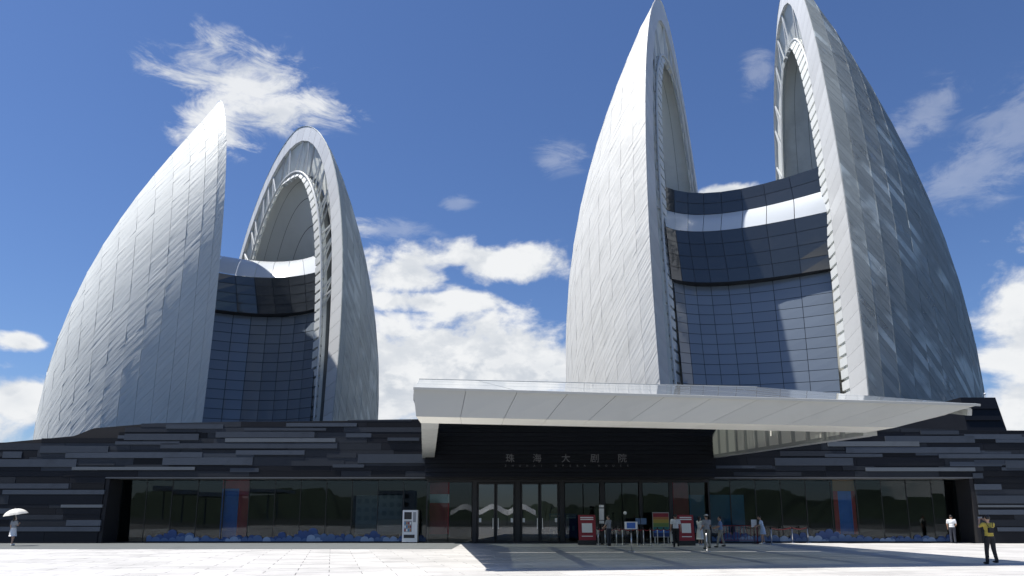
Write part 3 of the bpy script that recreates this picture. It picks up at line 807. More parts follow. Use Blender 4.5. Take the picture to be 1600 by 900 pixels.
# glass either side of the entrance
GY = 45.6
def glazing(x0, x1, n):
    hold = empty('glazing', (0, GY - 50, 0), podium)
    w = (x1 - x0) / n
    for i in range(n):
        o = MB().box((0.02, 0, 0.06), (w - 0.02, 0.02, OPZ - 0.12)).build('pane', 'window', hold); o.location = (x0 + i * w, random.uniform(-0.004, 0.004), 0); o.rotation_euler = (random.uniform(-.003, .003), 0, random.uniform(-0.006, 0.006))
        o = MB().box((-0.018, -0.02, 0.0), (0.018, 0.16, OPZ - 0.115)).build('mullion', 'frame', hold); o.location = (x0 + i * w, 0, 0)
    MB().box((x0, -0.03, 0.0), (x1, 0.08, 0.055)).build('sill', 'frame', hold)
    return hold
glazing(-24.8, -5.25, 12); glazing(12.25, 28.2, 10)
# entrance block: louvred fascia, lettering, doors
EY = 43.2; EX0, EX1 = -5.25, 12.22; EZ0, EZ1 = 3.95, 7.45
ent = empty('entrance_front', (0, EY - 50, 0), podium)
MB().box((EX0, 0.05, EZ0), (EX1, 1.4, EZ1)).build('fascia_core', 'wallcore', ent)
nl = 13
for i in range(nl):
    z0 = EZ0 + (EZ1 - EZ0) * i / nl; z1 = EZ0 + (EZ1 - EZ0) * (i + 1) / nl
    MB().hexa([(EX0, -0.05, z0 + .012), (EX1, -0.05, z0 + .012), (EX1, 0.048, z0 + .012), (EX0, 0.048, z0 + .012), (EX0, -0.02, z1 - .012), (EX1, -0.02, z1 - .012), (EX1, 0.048, z1 - .012), (EX0, 0.048, z1 - .012)]).build('louvre', 'louvre', ent)
MB().box((EX0, 0.0, EZ0 - 0.09), (EX1, 3.0, EZ0 - 0.004)).build('soffit', 'wallcore', ent)
def text(body, size, loc, material, parent, name, spacing=1.0, ext=0.015, rx=90, align='CENTER'):
    cu = bpy.data.curves.new(name, 'FONT'); cu.body = body; cu.size = size; cu.align_x = align; cu.align_y = 'CENTER'; cu.extrude = ext; cu.space_character = spacing
    cu.materials.append(M[material]); o = bpy.data.objects.new(name, cu); COL.objects.link(o); o.location = loc; bpy.context.view_layer.update()
    me = bpy.data.meshes.new_from_object(o.evaluated_get(bpy.context.evaluated_depsgraph_get())); bpy.data.objects.remove(o); bpy.data.curves.remove(cu)
    o = bpy.data.objects.new(name, me); COL.objects.link(o); o.location = loc; o.rotation_euler = (R(rx), 0, 0); o.parent = parent; return o
kx = EY / pixdir(800, 717).y / FPX
for ch, px in zip('珠海大剧院', (797, 839, 884, 929, 972)):
    text(ch, 0.56, ((px - 800) * kx, -0.075, slope_z(717, EY)), 'letters', ent, 'letter')
for k_, ch in enumerate('ZHUHAI OPERA HOUSE'):
    if ch != ' ': text(ch, 0.17, ((790 + k_ * 11.2 - 800) * kx, -0.07, slope_z(728, EY)), 'letters', ent, 'letter')
DY = 44.6
kd = DY / pixdir(800, 800).y / FPX
doors = empty('door_front', (0, DY - 50, 0), podium)
def X(px): return (px - 800) * kd
for a, b in ((738, 745), (805, 813), (874, 882), (938, 945), (999, 1004), (1046, 1052)):
    MB().box((X(a), -0.08, 0), (X(b), 0.14, EZ0 - 0.09)).build('post', 'frame', doors)
for a, b in ((746, 774), (775, 804), (814, 843), (844, 873)):
    d = empty('door', (X((a + b) / 2), 0, 0), doors); w = (X(b) - X(a)) / 2
    f = MB(); H = 3.66
    for bx in (((-w, -.03, .02), (-w + .09, .03, H)), ((w - .09, -.03, .02), (w, .03, H)), ((-w + .09, -.03, .02), (w - .09, .03, .16)), ((-w + .09, -.03, H - .1), (w - .09, .03, H))): f.box(*bx)
    f.build('door_frame', 'frame', d)
    MB().box((-w + .09, -.008, .16), (w - .09, .008, H - .1)).build('pane', 'door_glass', d)
    s = 1 if a in (746, 814) else -1
    MB().tube((s * (w - .14), -.09, .85), (s * (w - .14), -.09, 1.5), .018).tube((s * (w - .14), -.09, .9), (s * (w - .14), 0, .9), .012).tube((s * (w - .14), -.09, 1.45), (s * (w - .14), 0, 1.45), .012).build('handle', 'chrome', d)
    MB().box((-s * (w - .1), -.014, 1.25), (-s * (w - .24), -.010, 1.5)).build('notice', 'white', d)
for a, b in ((667, 700), (701, 737), (883, 911), (912, 937), (946, 972), (973, 998), (1005, 1046), (1053, 1078), (1079, 1103)):
    MB().box((X(a) + .01, -.008, .06), (X(b) - .01, .008, EZ0 - .1)).build('pane', 'window', doors)
MB().box((EX0, -.06, 3.68), (EX1, -.035, EZ0 - .09)).build('transom', 'frame', doors)
MB().box((EX0, -.04, 0), (X(738), .06, .055)).box((X(882), -.04, 0), (EX1, .06, .055)).build('sill', 'frame', doors)
for x in (EX0, EX1): MB().box((x - .05, 0.03, 0), (x + .05, 1.0, EZ0 - .09)).build('side_post', 'frame', doors)
# blue cloud stickers along the foot of the glass
cr = random.Random(5)
def scallop(w, h, lo):
    pts = [(0, 0, 0.07)]; x = 0.0
    while x < w - 0.1:
        bw = min(cr.uniform(.22, .62), w - x); hh = h * (lo + (1 - lo) * (0.5 + 0.5 * math.sin(x * 2.3 + h * 9))) * cr.uniform(.7, 1.15); r = bw / 2
        for t in range(7):
            a_ = math.pi - math.pi * t / 6; pts.append((x + r + r * math.cos(a_) * 0.98, 0, 0.07 + hh + r * .75 * math.sin(a_)))
        x += bw
    pts.append((w, 0, 0.07)); return pts
def cloud_sticker(x, w, h):
    o = MB().prism(scallop(w, h, .15), (0, 0.006, 0)).build('cloud_sticker', 'decal', podium); o.location = Vector((x, GY - .05, 0)) - PO
    q = MB().prism([(p[0], -.012, p[2]) for p in scallop(w, h * .55, .05)], (0, 0.006, 0)).build('front_cloud', 'decal_pale', o)
    w2 = w * cr.uniform(.2, .45); x2 = cr.uniform(0, w - w2)
    MB().prism([(p[0] + x2, -.024, p[2]) for p in scallop(w2, h * .35, .0)], (0, 0.006, 0)).build('white_cloud', 'decal_white', o)
x = -22.9
while x < -5.9: w = min(cr.uniform(2.2, 4.2), -5.35 - x); cloud_sticker(x, w, cr.uniform(.22, .62)); x += w
x = 12.4
while x < 26.5: w = cr.uniform(2.2, 4.2); cloud_sticker(x, min(w, 27.6 - x), cr.uniform(.22, .62)); x += w
lamp_m = bpy.data.materials.new('downlight'); lamp_m.use_nodes = True; lb_ = lamp_m.node_tree.nodes['Principled BSDF']; lb_.inputs['Emission Color'].default_value = (1, .93, .8, 1); lb_.inputs['Emission Strength'].default_value = 14
for i in range(16):
    xx = -22 + i * 3.2
    MB().tube((xx, 47.6 + (i % 3) * 1.1, 4.17), (xx, 47.6 + (i % 3) * 1.1, 4.199), .09, seg=10).build('downlight', lamp_m, podium).location = -PO
# dark block on the podium roof at the far right
blk = tag(empty('roof_block', (41.8, 60, 0)), 'black slab-sided block on the roof right of the tall shells', 'building')
x0, x1, x2 = 39.0, (1567 - 800) / 1095 * 60, (1581 - 800) / 1106 * 60; zt = slope_z(618, 60)
bq = MB().hexa([Vector(p) - Vector((41.8, 60, 0)) for p in ((x0, 60, 5.15), (x2 + .4, 60, 5.15), (x2 + 1.2, 72, 5.15), (x0, 72, 5.15), (x0, 61, zt), (x1, 61, zt), (x1 + .8, 72, zt), (x0, 72, zt))]).build('block_wall', 'slab_dark', blk)
rs = MB()
for i in range(6):
    z = 5.6 + (zt - 5.6) * i / 6; rs.box((x0 - 41.8, -.12 + (z - 5.15) / (zt - 5.15), z), ((x2 + (x1 - x2) * i / 6) - 41.9, 0.05 + (z - 5.15) / (zt - 5.15), z + .02))
rs.build('course_line', 'wallcore', blk)
MB().tube((0, 2, zt), (0, 2, zt + .45), .03).ball((0, 1.95, zt + .48), .09).build('camera_mast', 'white', blk)

# buildings across the plaza, behind the viewer: they show only as reflections in the glass
pb_ = tag(empty('office_block', (-42, -150, 0)), 'pale low block with rows of windows, mirrored in the glass left of the vending machine', 'building')
MB().box((-11, -8, 0), (11, 0, 9.4)).build('wall', 'white', pb_)
for r_ in range(3):
    for c_ in range(8): MB().box((-9.6 + c_ * 2.5, 0.003, 1.2 + r_ * 2.8), (-8.2 + c_ * 2.5, .06, 2.6 + r_ * 2.8)).build('window', 'mullion', pb_)
ws = tag(empty('platform_shelter', (-95, -150, 0)), 'long white flat roof on posts, mirrored in the left glass', 'building')
MB().hexa([(-26, -10, 9.2), (22, -10, 8.6), (22, 2, 8.8), (-26, 2, 9.4), (-26, -10, 10.8), (22, -10, 9.6), (22, 2, 9.7), (-26, 2, 11.0)]).build('roof', 'white', ws)
for c_ in range(7): MB().tube((-23 + c_ * 7, 0, 0), (-23 + c_ * 7, 0, 8.9), .25).build('post', 'grey', ws)
tn = tag(empty('white_tent', (-4, -62, 0)), 'low white tent roof mirrored in the entrance doors', 'tent')
tm = MB(); nx_ = 24
for i in range(nx_ + 1):
    xx = -9 + 18 * i / nx_; zc = 2.3 + 1.3 * abs(math.cos(xx * .52)) ** 1.6
    for yy, dz in ((0, -.5), (-2, .45), (-5, .7), (-8, .3)): tm.v.append((xx, yy, zc + dz))
for i in range(nx_):
    for j in range(3): k_ = i * 4 + j; tm.f.append((k_, k_ + 4, k_ + 5, k_ + 1))
tm.build('tent_roof', 'white', tn, smooth=True)
for i in range(4): MB().tube((-9 + i * 6, -.2, 0), (-9 + i * 6, -.2, 2.6), .06).build('tent_pole', 'grey', tn)
# ------------------------------------------------------------------ entrance canopy
can = tag(empty('entrance_canopy', (5, 33, 0)), 'white wedge-shaped entrance canopy with sloping glass roof above the doors', 'canopy'); CO = Vector((5, 33, 0))
def cbuild(mb, name, material, **k):
    o = mb.build(name, material, can, **k); o.location = -CO; return o
FTL, FTR = Vector((-3.03, 21.5, 5.46)), Vector((16.2, 24.4, 5.40)); RBR, RBL = Vector((13.56, 39, 8.68)), Vector((-5.05, 38, 8.93))
FBL, FBR = Vector((-2.96, 21.7, 4.63)), Vector((13.3, 24.5, 4.63)); LBL, LBR = Vector((-2.95, 22.75, 4.56)), Vector((12.7, 25.45, 4.56))
def roofp(s, t, dz=0.0): 
    p = FTL.lerp(FTR, s).lerp(RBL.lerp(RBR, s), t); return p + Vector((0, 0, dz))
RN = (FTR - FTL).cross(RBL - FTL).normalized()
nc, nr = 6, 3
for i in range(nc):
    for j in range(nr):
        e = 0.006; q = [roofp(s, t, .03) for s, t in ((i/nc+e/4, j/nr+e), ((i+1)/nc-e/4, j/nr+e), ((i+1)/nc-e/4, (j+1)/nr-e), (i/nc+e/4, (j+1)/nr-e))]
        cbuild(MB().slab(q, RN, .025), 'roof_glass', 'canopy_glass')
for j in range(34):      # shading slats under the glass
    t = 0.008 + j * 0.0292
    q = [roofp(0.01, t, -.12), roofp(0.99, t, -.12), roofp(0.99, t + .0125, -.12), roofp(0.01, t + .0125, -.12)]
    cbuild(MB().slab(q, RN, .03), 'roof_slat', 'white_panel')
for i in range(nc + 1):
    s = i / nc; w = .009
    a = [roofp(min(1, max(0, s - w)), .02, -.17), roofp(min(1, max(0, s + w)), .02, -.17), roofp(min(1, max(0, s + w)), 1, -.17), roofp(min(1, max(0, s - w)), 1, -.17)]
    cbuild(MB().slab(a, RN, .22), 'roof_beam', 'white_panel')
q = [roofp(0, -.006, .05), roofp(1, -.006, .05), roofp(1, .01, .05), roofp(0, .01, .05)]; cbuild(MB().slab(q, RN, .08), 'front_trim', 'white_panel')
q = [roofp(0, .985, .05), roofp(1, .985, .05), roofp(1, 1.0, .05), roofp(0, 1.0, .05)]; cbuild(MB().slab(q, RN, .3), 'back_trim', 'white_panel')
for i in range(6):      # added unseen roof strip that carries the canopy shade to the doors
    q = [RBL.lerp(RBR, i / 6 + .001) + Vector((0, .03, -.05)), RBL.lerp(RBR, (i + 1) / 6 - .001) + Vector((0, .03, -.05)), Vector((-5.6 + 18.3 * ((i + 1) / 6 - .001), 44.6, 7.72)), Vector((-5.6 + 18.3 * (i / 6 + .001), 44.6, 7.72))]
    cbuild(MB().slab(q, (0, .2, 1), .12), 'shade_roof', 'canopy_glass')
np_ = 12
for i in range(np_):
    t0, t1 = i / np_ + .0004, (i + 1) / np_ - .0004
    q = [FBL.lerp(FBR, t0), FBL.lerp(FBR, t1), FTL.lerp(FTR, t1), FTL.lerp(FTR, t0)]; n = (q[1] - q[0]).cross(q[3] - q[0])
    cbuild(MB().slab(q, n, .04), 'fascia_panel', 'white_panel')
up_ = Vector((0, 0, .012)); bk_ = Vector((0, .06, 0))
body = MB(); a = [FTL + bk_ - up_ * 4, FBL + bk_ + up_, LBL + up_, roofp(0, .06, -.42)]; b = [FTR + bk_ - Vector((.35, 0, .05)), FBR + bk_ + up_, LBR + up_, roofp(1, .06, -.42) - Vector((.5, 0, 0))]
body.add(a + b, [(0, 1, 2, 3), (7, 6, 5, 4), (0, 4, 5, 1), (1, 5, 6, 2), (2, 6, 7, 3), (3, 7, 4, 0)]); cbuild(body, 'fascia_box', 'white_panel')
for i in range(np_):
    t0, t1 = i / np_ + .0004, (i + 1) / np_ - .0004
    q = [FBL.lerp(FBR, t0) + Vector((0, .05, 0)), FBL.lerp(FBR, t1) + Vector((0, .05, 0)), LBL.lerp(LBR, t1), LBL.lerp(LBR, t0)]
    cbuild(MB().slab(q, (0, 0, -1), .01), 'lip_panel', 'cream_panel')
def zr(x, y):   # height of the glass roof above a plan point
    t = max(0, min(1, (y - 21.5 - 2.9 * (x + 3) / 19) / 16)); return 5.44 + 3.4 * t
nseg = 9
for i in range(nseg):      # left beam, boards across its underside
    f0, f1 = i / nseg + .002, (i + 1) / nseg - .002
    Lx = lambda f: Vector((-2.93 + (-5.65 + 2.93) * f, 22.8 + 22.1 * f, 4.57 + .6 * f)); Rx = lambda f: Vector((-2.36 + (-4.9 + 2.36) * f, 22.8 + 22.1 * f, 4.57 + .6 * f))
    p = [Lx(f0), Rx(f0), Rx(f1), Lx(f1)]
    tops = [Vector((v.x, v.y, max(v.z + .4, zr(v.x, v.y) - .5 if v.y < 38.5 else zr(v.x, 38.5) - .5 - (v.y - 38.5) * .33))) for v in p]
    cbuild(MB().hexa(p + tops), 'left_beam', 'white_panel')
Rb = lambda f, o=0.0: Vector((12.65 - .45 * f + o, 25.5 + 19.5 * f, 4.46 + .74 * f))
nseg = 13
for i in range(nseg):
    f0, f1 = i / nseg, (i + 1) / nseg - .0005
    p = [Rb(f0), Rb(f0, .5), Rb(f1, .5), Rb(f1)]
    tops = [Vector((v.x, v.y, max(v.z + .4, zr(v.x, v.y) - .5 if v.y < 38.5 else zr(v.x, 38.5) - .5 - (v.y - 38.5) * .33))) for v in p]
    cbuild(MB().hexa(p + tops), 'right_beam', 'white_panel')
    g0, g1 = f0 + .012, f1 - .012
    q = [Rb(g0) + Vector((-.03, 0, .16)), Rb(g1) + Vector((-.03, 0, .16)), None, None]
    q[2] = Vector((q[1].x, q[1].y, min(tops[2].z - .15, q[1].z + 2.2))); q[3] = Vector((q[0].x, q[0].y, min(tops[0].z - .15, q[0].z + 2.2)))
    if q[3].z - q[0].z < .1: q[3].z = q[0].z + .1
    if q[2].z - q[1].z < .1: q[2].z = q[1].z + .1
    cbuild(MB().slab(q, (-1, 0, 0), .028), 'beam_panel', 'cream_panel')

# ------------------------------------------------------------------ things at the entrance
def gp(px, py): return ground_at(px, py)
# vending machine
p = Vector((at_depth(643.5, 800, 45.1).x, 44.75, 0.006))
vm = tag(empty('vending_machine', p), 'white vending machine against the glass left of the doors', 'vending machine')
MB().box((-.46, -.36, .06), (.46, .36, 1.98)).build('cabinet', 'white', vm)
MB().box((-.36, -.375, 1.42), (.10, -.362, 1.86)).build('screen', 'black', vm)
MB().box((.18, -.378, 1.25), (.36, -.362, 1.86)).build('control_panel', 'grey', vm)
MB().box((-.36, -.372, .66), (.12, -.362, 1.34)).build('display_window', 'grey', vm)
for r_ in range(3):
    for c_ in range(4): MB().box((-.33 + c_ * .11, -.385, .70 + r_ * .21), (-.255 + c_ * .11, -.373, .84 + r_ * .21)).build('product', ('red', 'white', 'cyan', 'orange')[(r_ + c_) % 4], vm)
MB().box((-.36, -.375, .30), (.30, -.362, .50)).build('pickup_flap', 'black', vm)
MB().box((-.42, -.30, 0), (-.3, .3, .06)).box((.3, -.30, 0), (.42, .3, .06)).build('foot', 'black', vm)
# banners behind the glass
def banner(px0, px1, parts, label):
    y = 45.85; k = y / pixdir(800, 790).y / FPX; x0, x1 = (px0 - 800) * k, (px1 - 800) * k; c = (x0 + x1) / 2
    t = tag(empty('hanging_banner', (c, y, 0)), label, 'banner', 'banners behind the glass')
    for nm, z0, z1, a, b, m in parts: MB().box((x0 - c + (x1 - x0) * a, -.012, z0), (x0 - c + (x1 - x0) * b, .012, z1)).build(nm, m, t)
    MB().tube((x0 - c, 0, 3.95), (x1 - c, 0, 3.95), .03).tube((x0 - c + .1, 0, 3.95), (x0 - c + .1, 0, 4.2), .008).tube((x1 - c - .1, 0, 3.95), (x1 - c - .1, 0, 4.2), .008).build('rod', 'chrome', t)
banner(346, 388, [('top_print', 3.35, 3.93, 0, 1, 'banner_red'), ('cloth', .3, 3.345, 0, .62, 'banner_blue'), ('side_print', .3, 3.345, .625, 1, 'banner_red')], 'blue and red banner behind the left glass, left of the vending machine')
banner(667, 702, [('top_print', 3.0, 3.93, 0, 1, 'banner_red'), ('pale_stripe', 2.45, 2.995, 0, 1, 'white'), ('cloth', .5, 2.445, 0, 1, 'banner_red')], 'red banner with pale stripe between the vending machine and the doors')
banner(1050, 1076, [('cloth', .5, 3.93, 0, 1, 'banner_red')], 'dark red banner behind the glass right of the doors')
banner(1303, 1338, [('top_print', 3.2, 3.93, 0, 1, 'orange'), ('side_print', .5, 3.195, 0, .2, 'banner_red'), ('cloth', .5, 3.195, .205, .8, 'banner_blue'), ('edge_print', .5, 3.195, .805, 1, 'banner_red')], 'blue banner with orange top behind the right glass')
# boards standing in the lobby; the grey one stands in for a reflection
def board_in(px0, px1, z0, z1, y, m, label):
    k = y / pixdir(800, 800).y / FPX; x0, x1 = (px0 - 800) * k, (px1 - 800) * k; c = (x0 + x1) / 2
    t = tag(empty('lobby_board', (c, y, 0.02)), label, 'display board', 'boards in the lobby')
    MB().box((x0 - c, -.03, z0), (x1 - c, .03, z1)).build('panel', m, t)
    MB().box((x0 - c + .1, -.25, 0), (x0 - c + .16, .25, z0)).box((x1 - c - .16, -.25, 0), (x1 - c - .1, .25, z0)).build('foot', 'grey', t)
board_in(1078, 1163, .5, 3.0, 48.0, 'cyan', 'wide pale blue display board behind the glass right of the doors')
board_in(556, 628, .4, 3.0, 49.0, 'grey', 'wide pale grey panel imitating a reflection behind the glass left of the vending machine')  # added panel, paints a pale reflection of the block opposite
# standing signs
def stand_sign(px, py, w, h, m, label, lean=.14, square=True, lines=2, feet=True, rz=0.0, extra=None):
    t = tag(empty('stand_sign', gp(px, py) + Vector((0, 0, .004)), rz=rz), label, 'sign', 'standing signs at the entrance')
    z0 = .28
    def P(x, z, d=0.0): return Vector((x, -d + lean * (z - z0), z))
    def panel(x0, x1, za, zb, d, th): return MB().hexa([P(x0, za, d), P(x1, za, d), P(x1, za, d - th), P(x0, za, d - th), P(x0, zb, d), P(x1, zb, d), P(x1, zb, d - th), P(x0, zb, d - th)])
    panel(-w / 2, w / 2, z0, z0 + h, .03, .05).build('board', m, t)
    for k in range(lines): panel(-w * .38, w * .38, z0 + h * (.90 - .075 * k) - .028, z0 + h * (.90 - .075 * k) + .028, .036, .005).build('text_line', 'white', t)
    if square: 
        panel(-w * .30, w * .30, z0 + h * .30, z0 + h * .67, .036, .005).build('white_panel', 'white', t)
        panel(-w * .32, w * .32, z0 + h * .14, z0 + h * .17, .036, .005).build('text_line', 'white', t)
    if extra: extra(panel, t, z0)
    MB().box((-w / 2 - .02, -.05, .02), (w / 2 + .02, .45, z0 - .01)).build('base', 'black', t)
    MB().tube((0, .40, .2), P(0, z0 + h * .7, -.02), .025).build('rear_strut', 'black', t)
    return t
stand_sign(918, 852, .98, 1.40, 'red', 'red sign board with white square, left of the queue posts')
stand_sign(1074, 853, .86, 1.40, 'red', 'red sign board with white square, right of the striped board')
def two(panel, t, z0):
    panel(-.2, -.02, z0 + .1, z0 + .4, .036, .005).build('white_panel', 'white', t); panel(.03, .21, z0 + .1, z0 + .4, .036, .005).build('white_panel', 'white', t)
stand_sign(869, 847, .82, 1.5, 'cyan', 'light blue sign board nearest the double doors', square=False, lines=1, extra=two)
def figs(panel, t, z0):
    for x in (-.16, .14): panel(x - .07, x + .07, z0 + .45, z0 + .75, .036, .005).build('pale_print', 'decal_pale', t)
stand_sign(893, 848, .78, 1.5, 'navy', 'dark blue sign board between the light blue and the red ones', square=False, lines=2, extra=figs)
rb = tag(empty('colour_board', gp(1034, 850) + Vector((0, 0, .004))), 'notice board striped red, yellow, green and blue behind the queue posts', 'sign')
zz = .42
for m, h in (('navy', .26), ('blue', .2), ('teal', .2), ('green', .26), ('yellow', .24), ('orange', .16), ('red', .26)):
    MB().box((-.46, -.03, zz), (.46, .0, zz + h * .87 - .006)).build('stripe', m, rb); zz += h * .87
MB().box((-.5, .005, .38), (.5, .05, zz + .05)).build('backing', 'grey', rb); MB().box((-.42, -.02, .0), (-.36, -.002, .41)).box((.36, -.02, .0), (.42, -.002, .41)).build('leg', 'chrome', rb)
MB().box((-.45, -.25, 0), (-.33, .3, .03)).box((.33, -.25, 0), (.45, .3, .03)).build('foot', 'chrome', rb)
wt = tag(empty('white_totem', gp(941, 851)), 'tall white lit marker post right of the left red sign', 'post')
MB().box((-.07, -.07, 0), (.07, .07, 1.18)).build('post', 'black', wt); MB().box((-.13, -.09, 1.2), (.13, .09, 1.36)).box((-.13, -.09, 1.40), (.13, .09, 2.06)).box((-.13, -.09, 2.12), (.13, .09, 2.26)).build('white_head', 'white', wt)
MB().box((-.2, -.2, 0), (.2, .2, .02)).build('base', 'black', wt)
rc = tag(empty('globe_post', gp(978, 851)), 'thin black post topped by a small white ball, among the queue posts', 'post')
MB().tube((0, 0, .02), (0, 0, 1.72), .02, seg=8).build('pole', 'black', rc); MB().ball((0, 0, 1.80), .1, 12, 8).build('globe', 'white', rc, smooth=True); MB().tube((0, 0, 0), (0, 0, .02), .17, seg=14).build('base', 'black', rc)
# queue posts with belts
posts = [(935, 852.5), (946, 853), (963.5, 852), (973, 852.3), (996, 852.6), (1006, 853), (1017, 853.2), (1028, 852), (1038, 852.4), (1049, 852.2)]
ordn = ['leftmost', 'second', 'third', 'fourth', 'fifth', 'sixth', 'seventh', 'eighth', 'ninth', 'last']
def queue_post(pos, label, nxt=None, grp='queue posts in front of the doors'):
    t = tag(empty('queue_post', pos), label, 'queue post', grp)
    MB().tube((0, 0, .0), (0, 0, .025), .16, .15, seg=16).tube((0, 0, .025), (0, 0, .05), .15, .05, seg=16).build('base', 'chrome', t, smooth=False)
    MB().tube((0, 0, .04), (0, 0, .92), .032, seg=10).build('post', 'chrome', t, smooth=True)
    MB().tube((0, 0, .86), (0, 0, 1.0), .042, seg=10).build('belt_head', 'black', t)
    if nxt is not None:
        d = Vector(nxt) - Vector(pos); n = Vector((-d.y, d.x, 0)).normalized() * .003; b = MB()
        for i in range(6):
            f0, f1 = i / 6, (i + 1) / 6; s0, s1 = -.1 * math.sin(math.pi * f0), -.1 * math.sin(math.pi * f1)
            A, B_ = d * f0 + Vector((0, 0, .93 + s0)), d * f1 + Vector((0, 0, .93 + s1))
            b.hexa([A - n - Vector((0,0,.025)), B_ - n - Vector((0,0,.025)), B_ + n - Vector((0,0,.025)), A + n - Vector((0,0,.025)), A - n + Vector((0,0,.025)), B_ - n + Vector((0,0,.025)), B_ + n + Vector((0,0,.025)), A + n + Vector((0,0,.025))])
        b.build('belt', 'belt', t)
    return t
pw = [gp(*q) for q in posts]
for i, q in enumerate(pw):
    queue_post(q, f'steel queue post with belt, {ordn[i]} in the row from the left' if i < 9 else 'steel queue post at the right end of the row', pw[i + 1] if i < 9 else None)
nb = gp(987, 862)
t = queue_post(nb, 'steel queue post standing out in front, carrying a blue notice', grp='queue posts in front of the doors'); 
MB().box((-.30, -.05, 1.02), (.30, -.02, 1.36)).build('notice_frame', 'white', t); MB().box((-.2, -.06, 1.06), (.2, -.052, 1.32)).build('notice', 'blue', t)
tb = tag(empty('ticket_screen', gp(1002, 850.5)), 'pair of small blue screens on a stand behind the queue posts', 'screen')
MB().box((-.30, -.03, 1.15), (-.02, .03, 1.5)).box((.02, -.03, 1.15), (.34, .03, 1.5)).build('screen', 'decal_pale', tb); MB().tube((0, 0, 0), (0, 0, 1.15), .03).box((-.2, -.15, 0), (.2, .15, .02)).build('stand', 'black', tb)
rp = [gp(1206, 851), gp(1238.6, 848.6), gp(1263, 848.2)]
queue_post(rp[0], 'steel queue post beside the person in pale blue dress', rp[1], 'queue posts to the right'); queue_post(rp[1], 'steel queue post alone on the sunlit paving, nearer the doors', rp[2], 'queue posts to the right'); queue_post(rp[2], 'steel queue post farthest right, before the dark glass', None, 'queue posts to the right')
queue_post(gp(1105, 862), 'steel queue post in front of the person in a cap', None, 'queue posts to the right')
b0, b1 = gp(1130, 849.5), gp(1181, 849)
br = tag(empty('crowd_barrier', (b0 + b1) / 2), 'dark red railing barrier between walking person and person in blue dress', 'barrier'); hw = (b1 - b0).length / 2
MB().tube((-hw, 0, 1.05), (hw, 0, 1.05), .022).tube((-hw, 0, .2), (hw, 0, .2), .022).build('rail', 'belt', br)
for i in range(12): MB().tube((-hw + 2 * hw * i / 11, 0, .2), (-hw + 2 * hw * i / 11, 0, 1.05), .012, seg=5).build('bar', 'belt', br)
for s in (-1, 1): MB().tube((s * hw, 0, 0), (s * hw, 0, 1.05), .022).tube((s * hw, -.25, .02), (s * hw, .25, .02), .02).build('leg', 'belt', br)

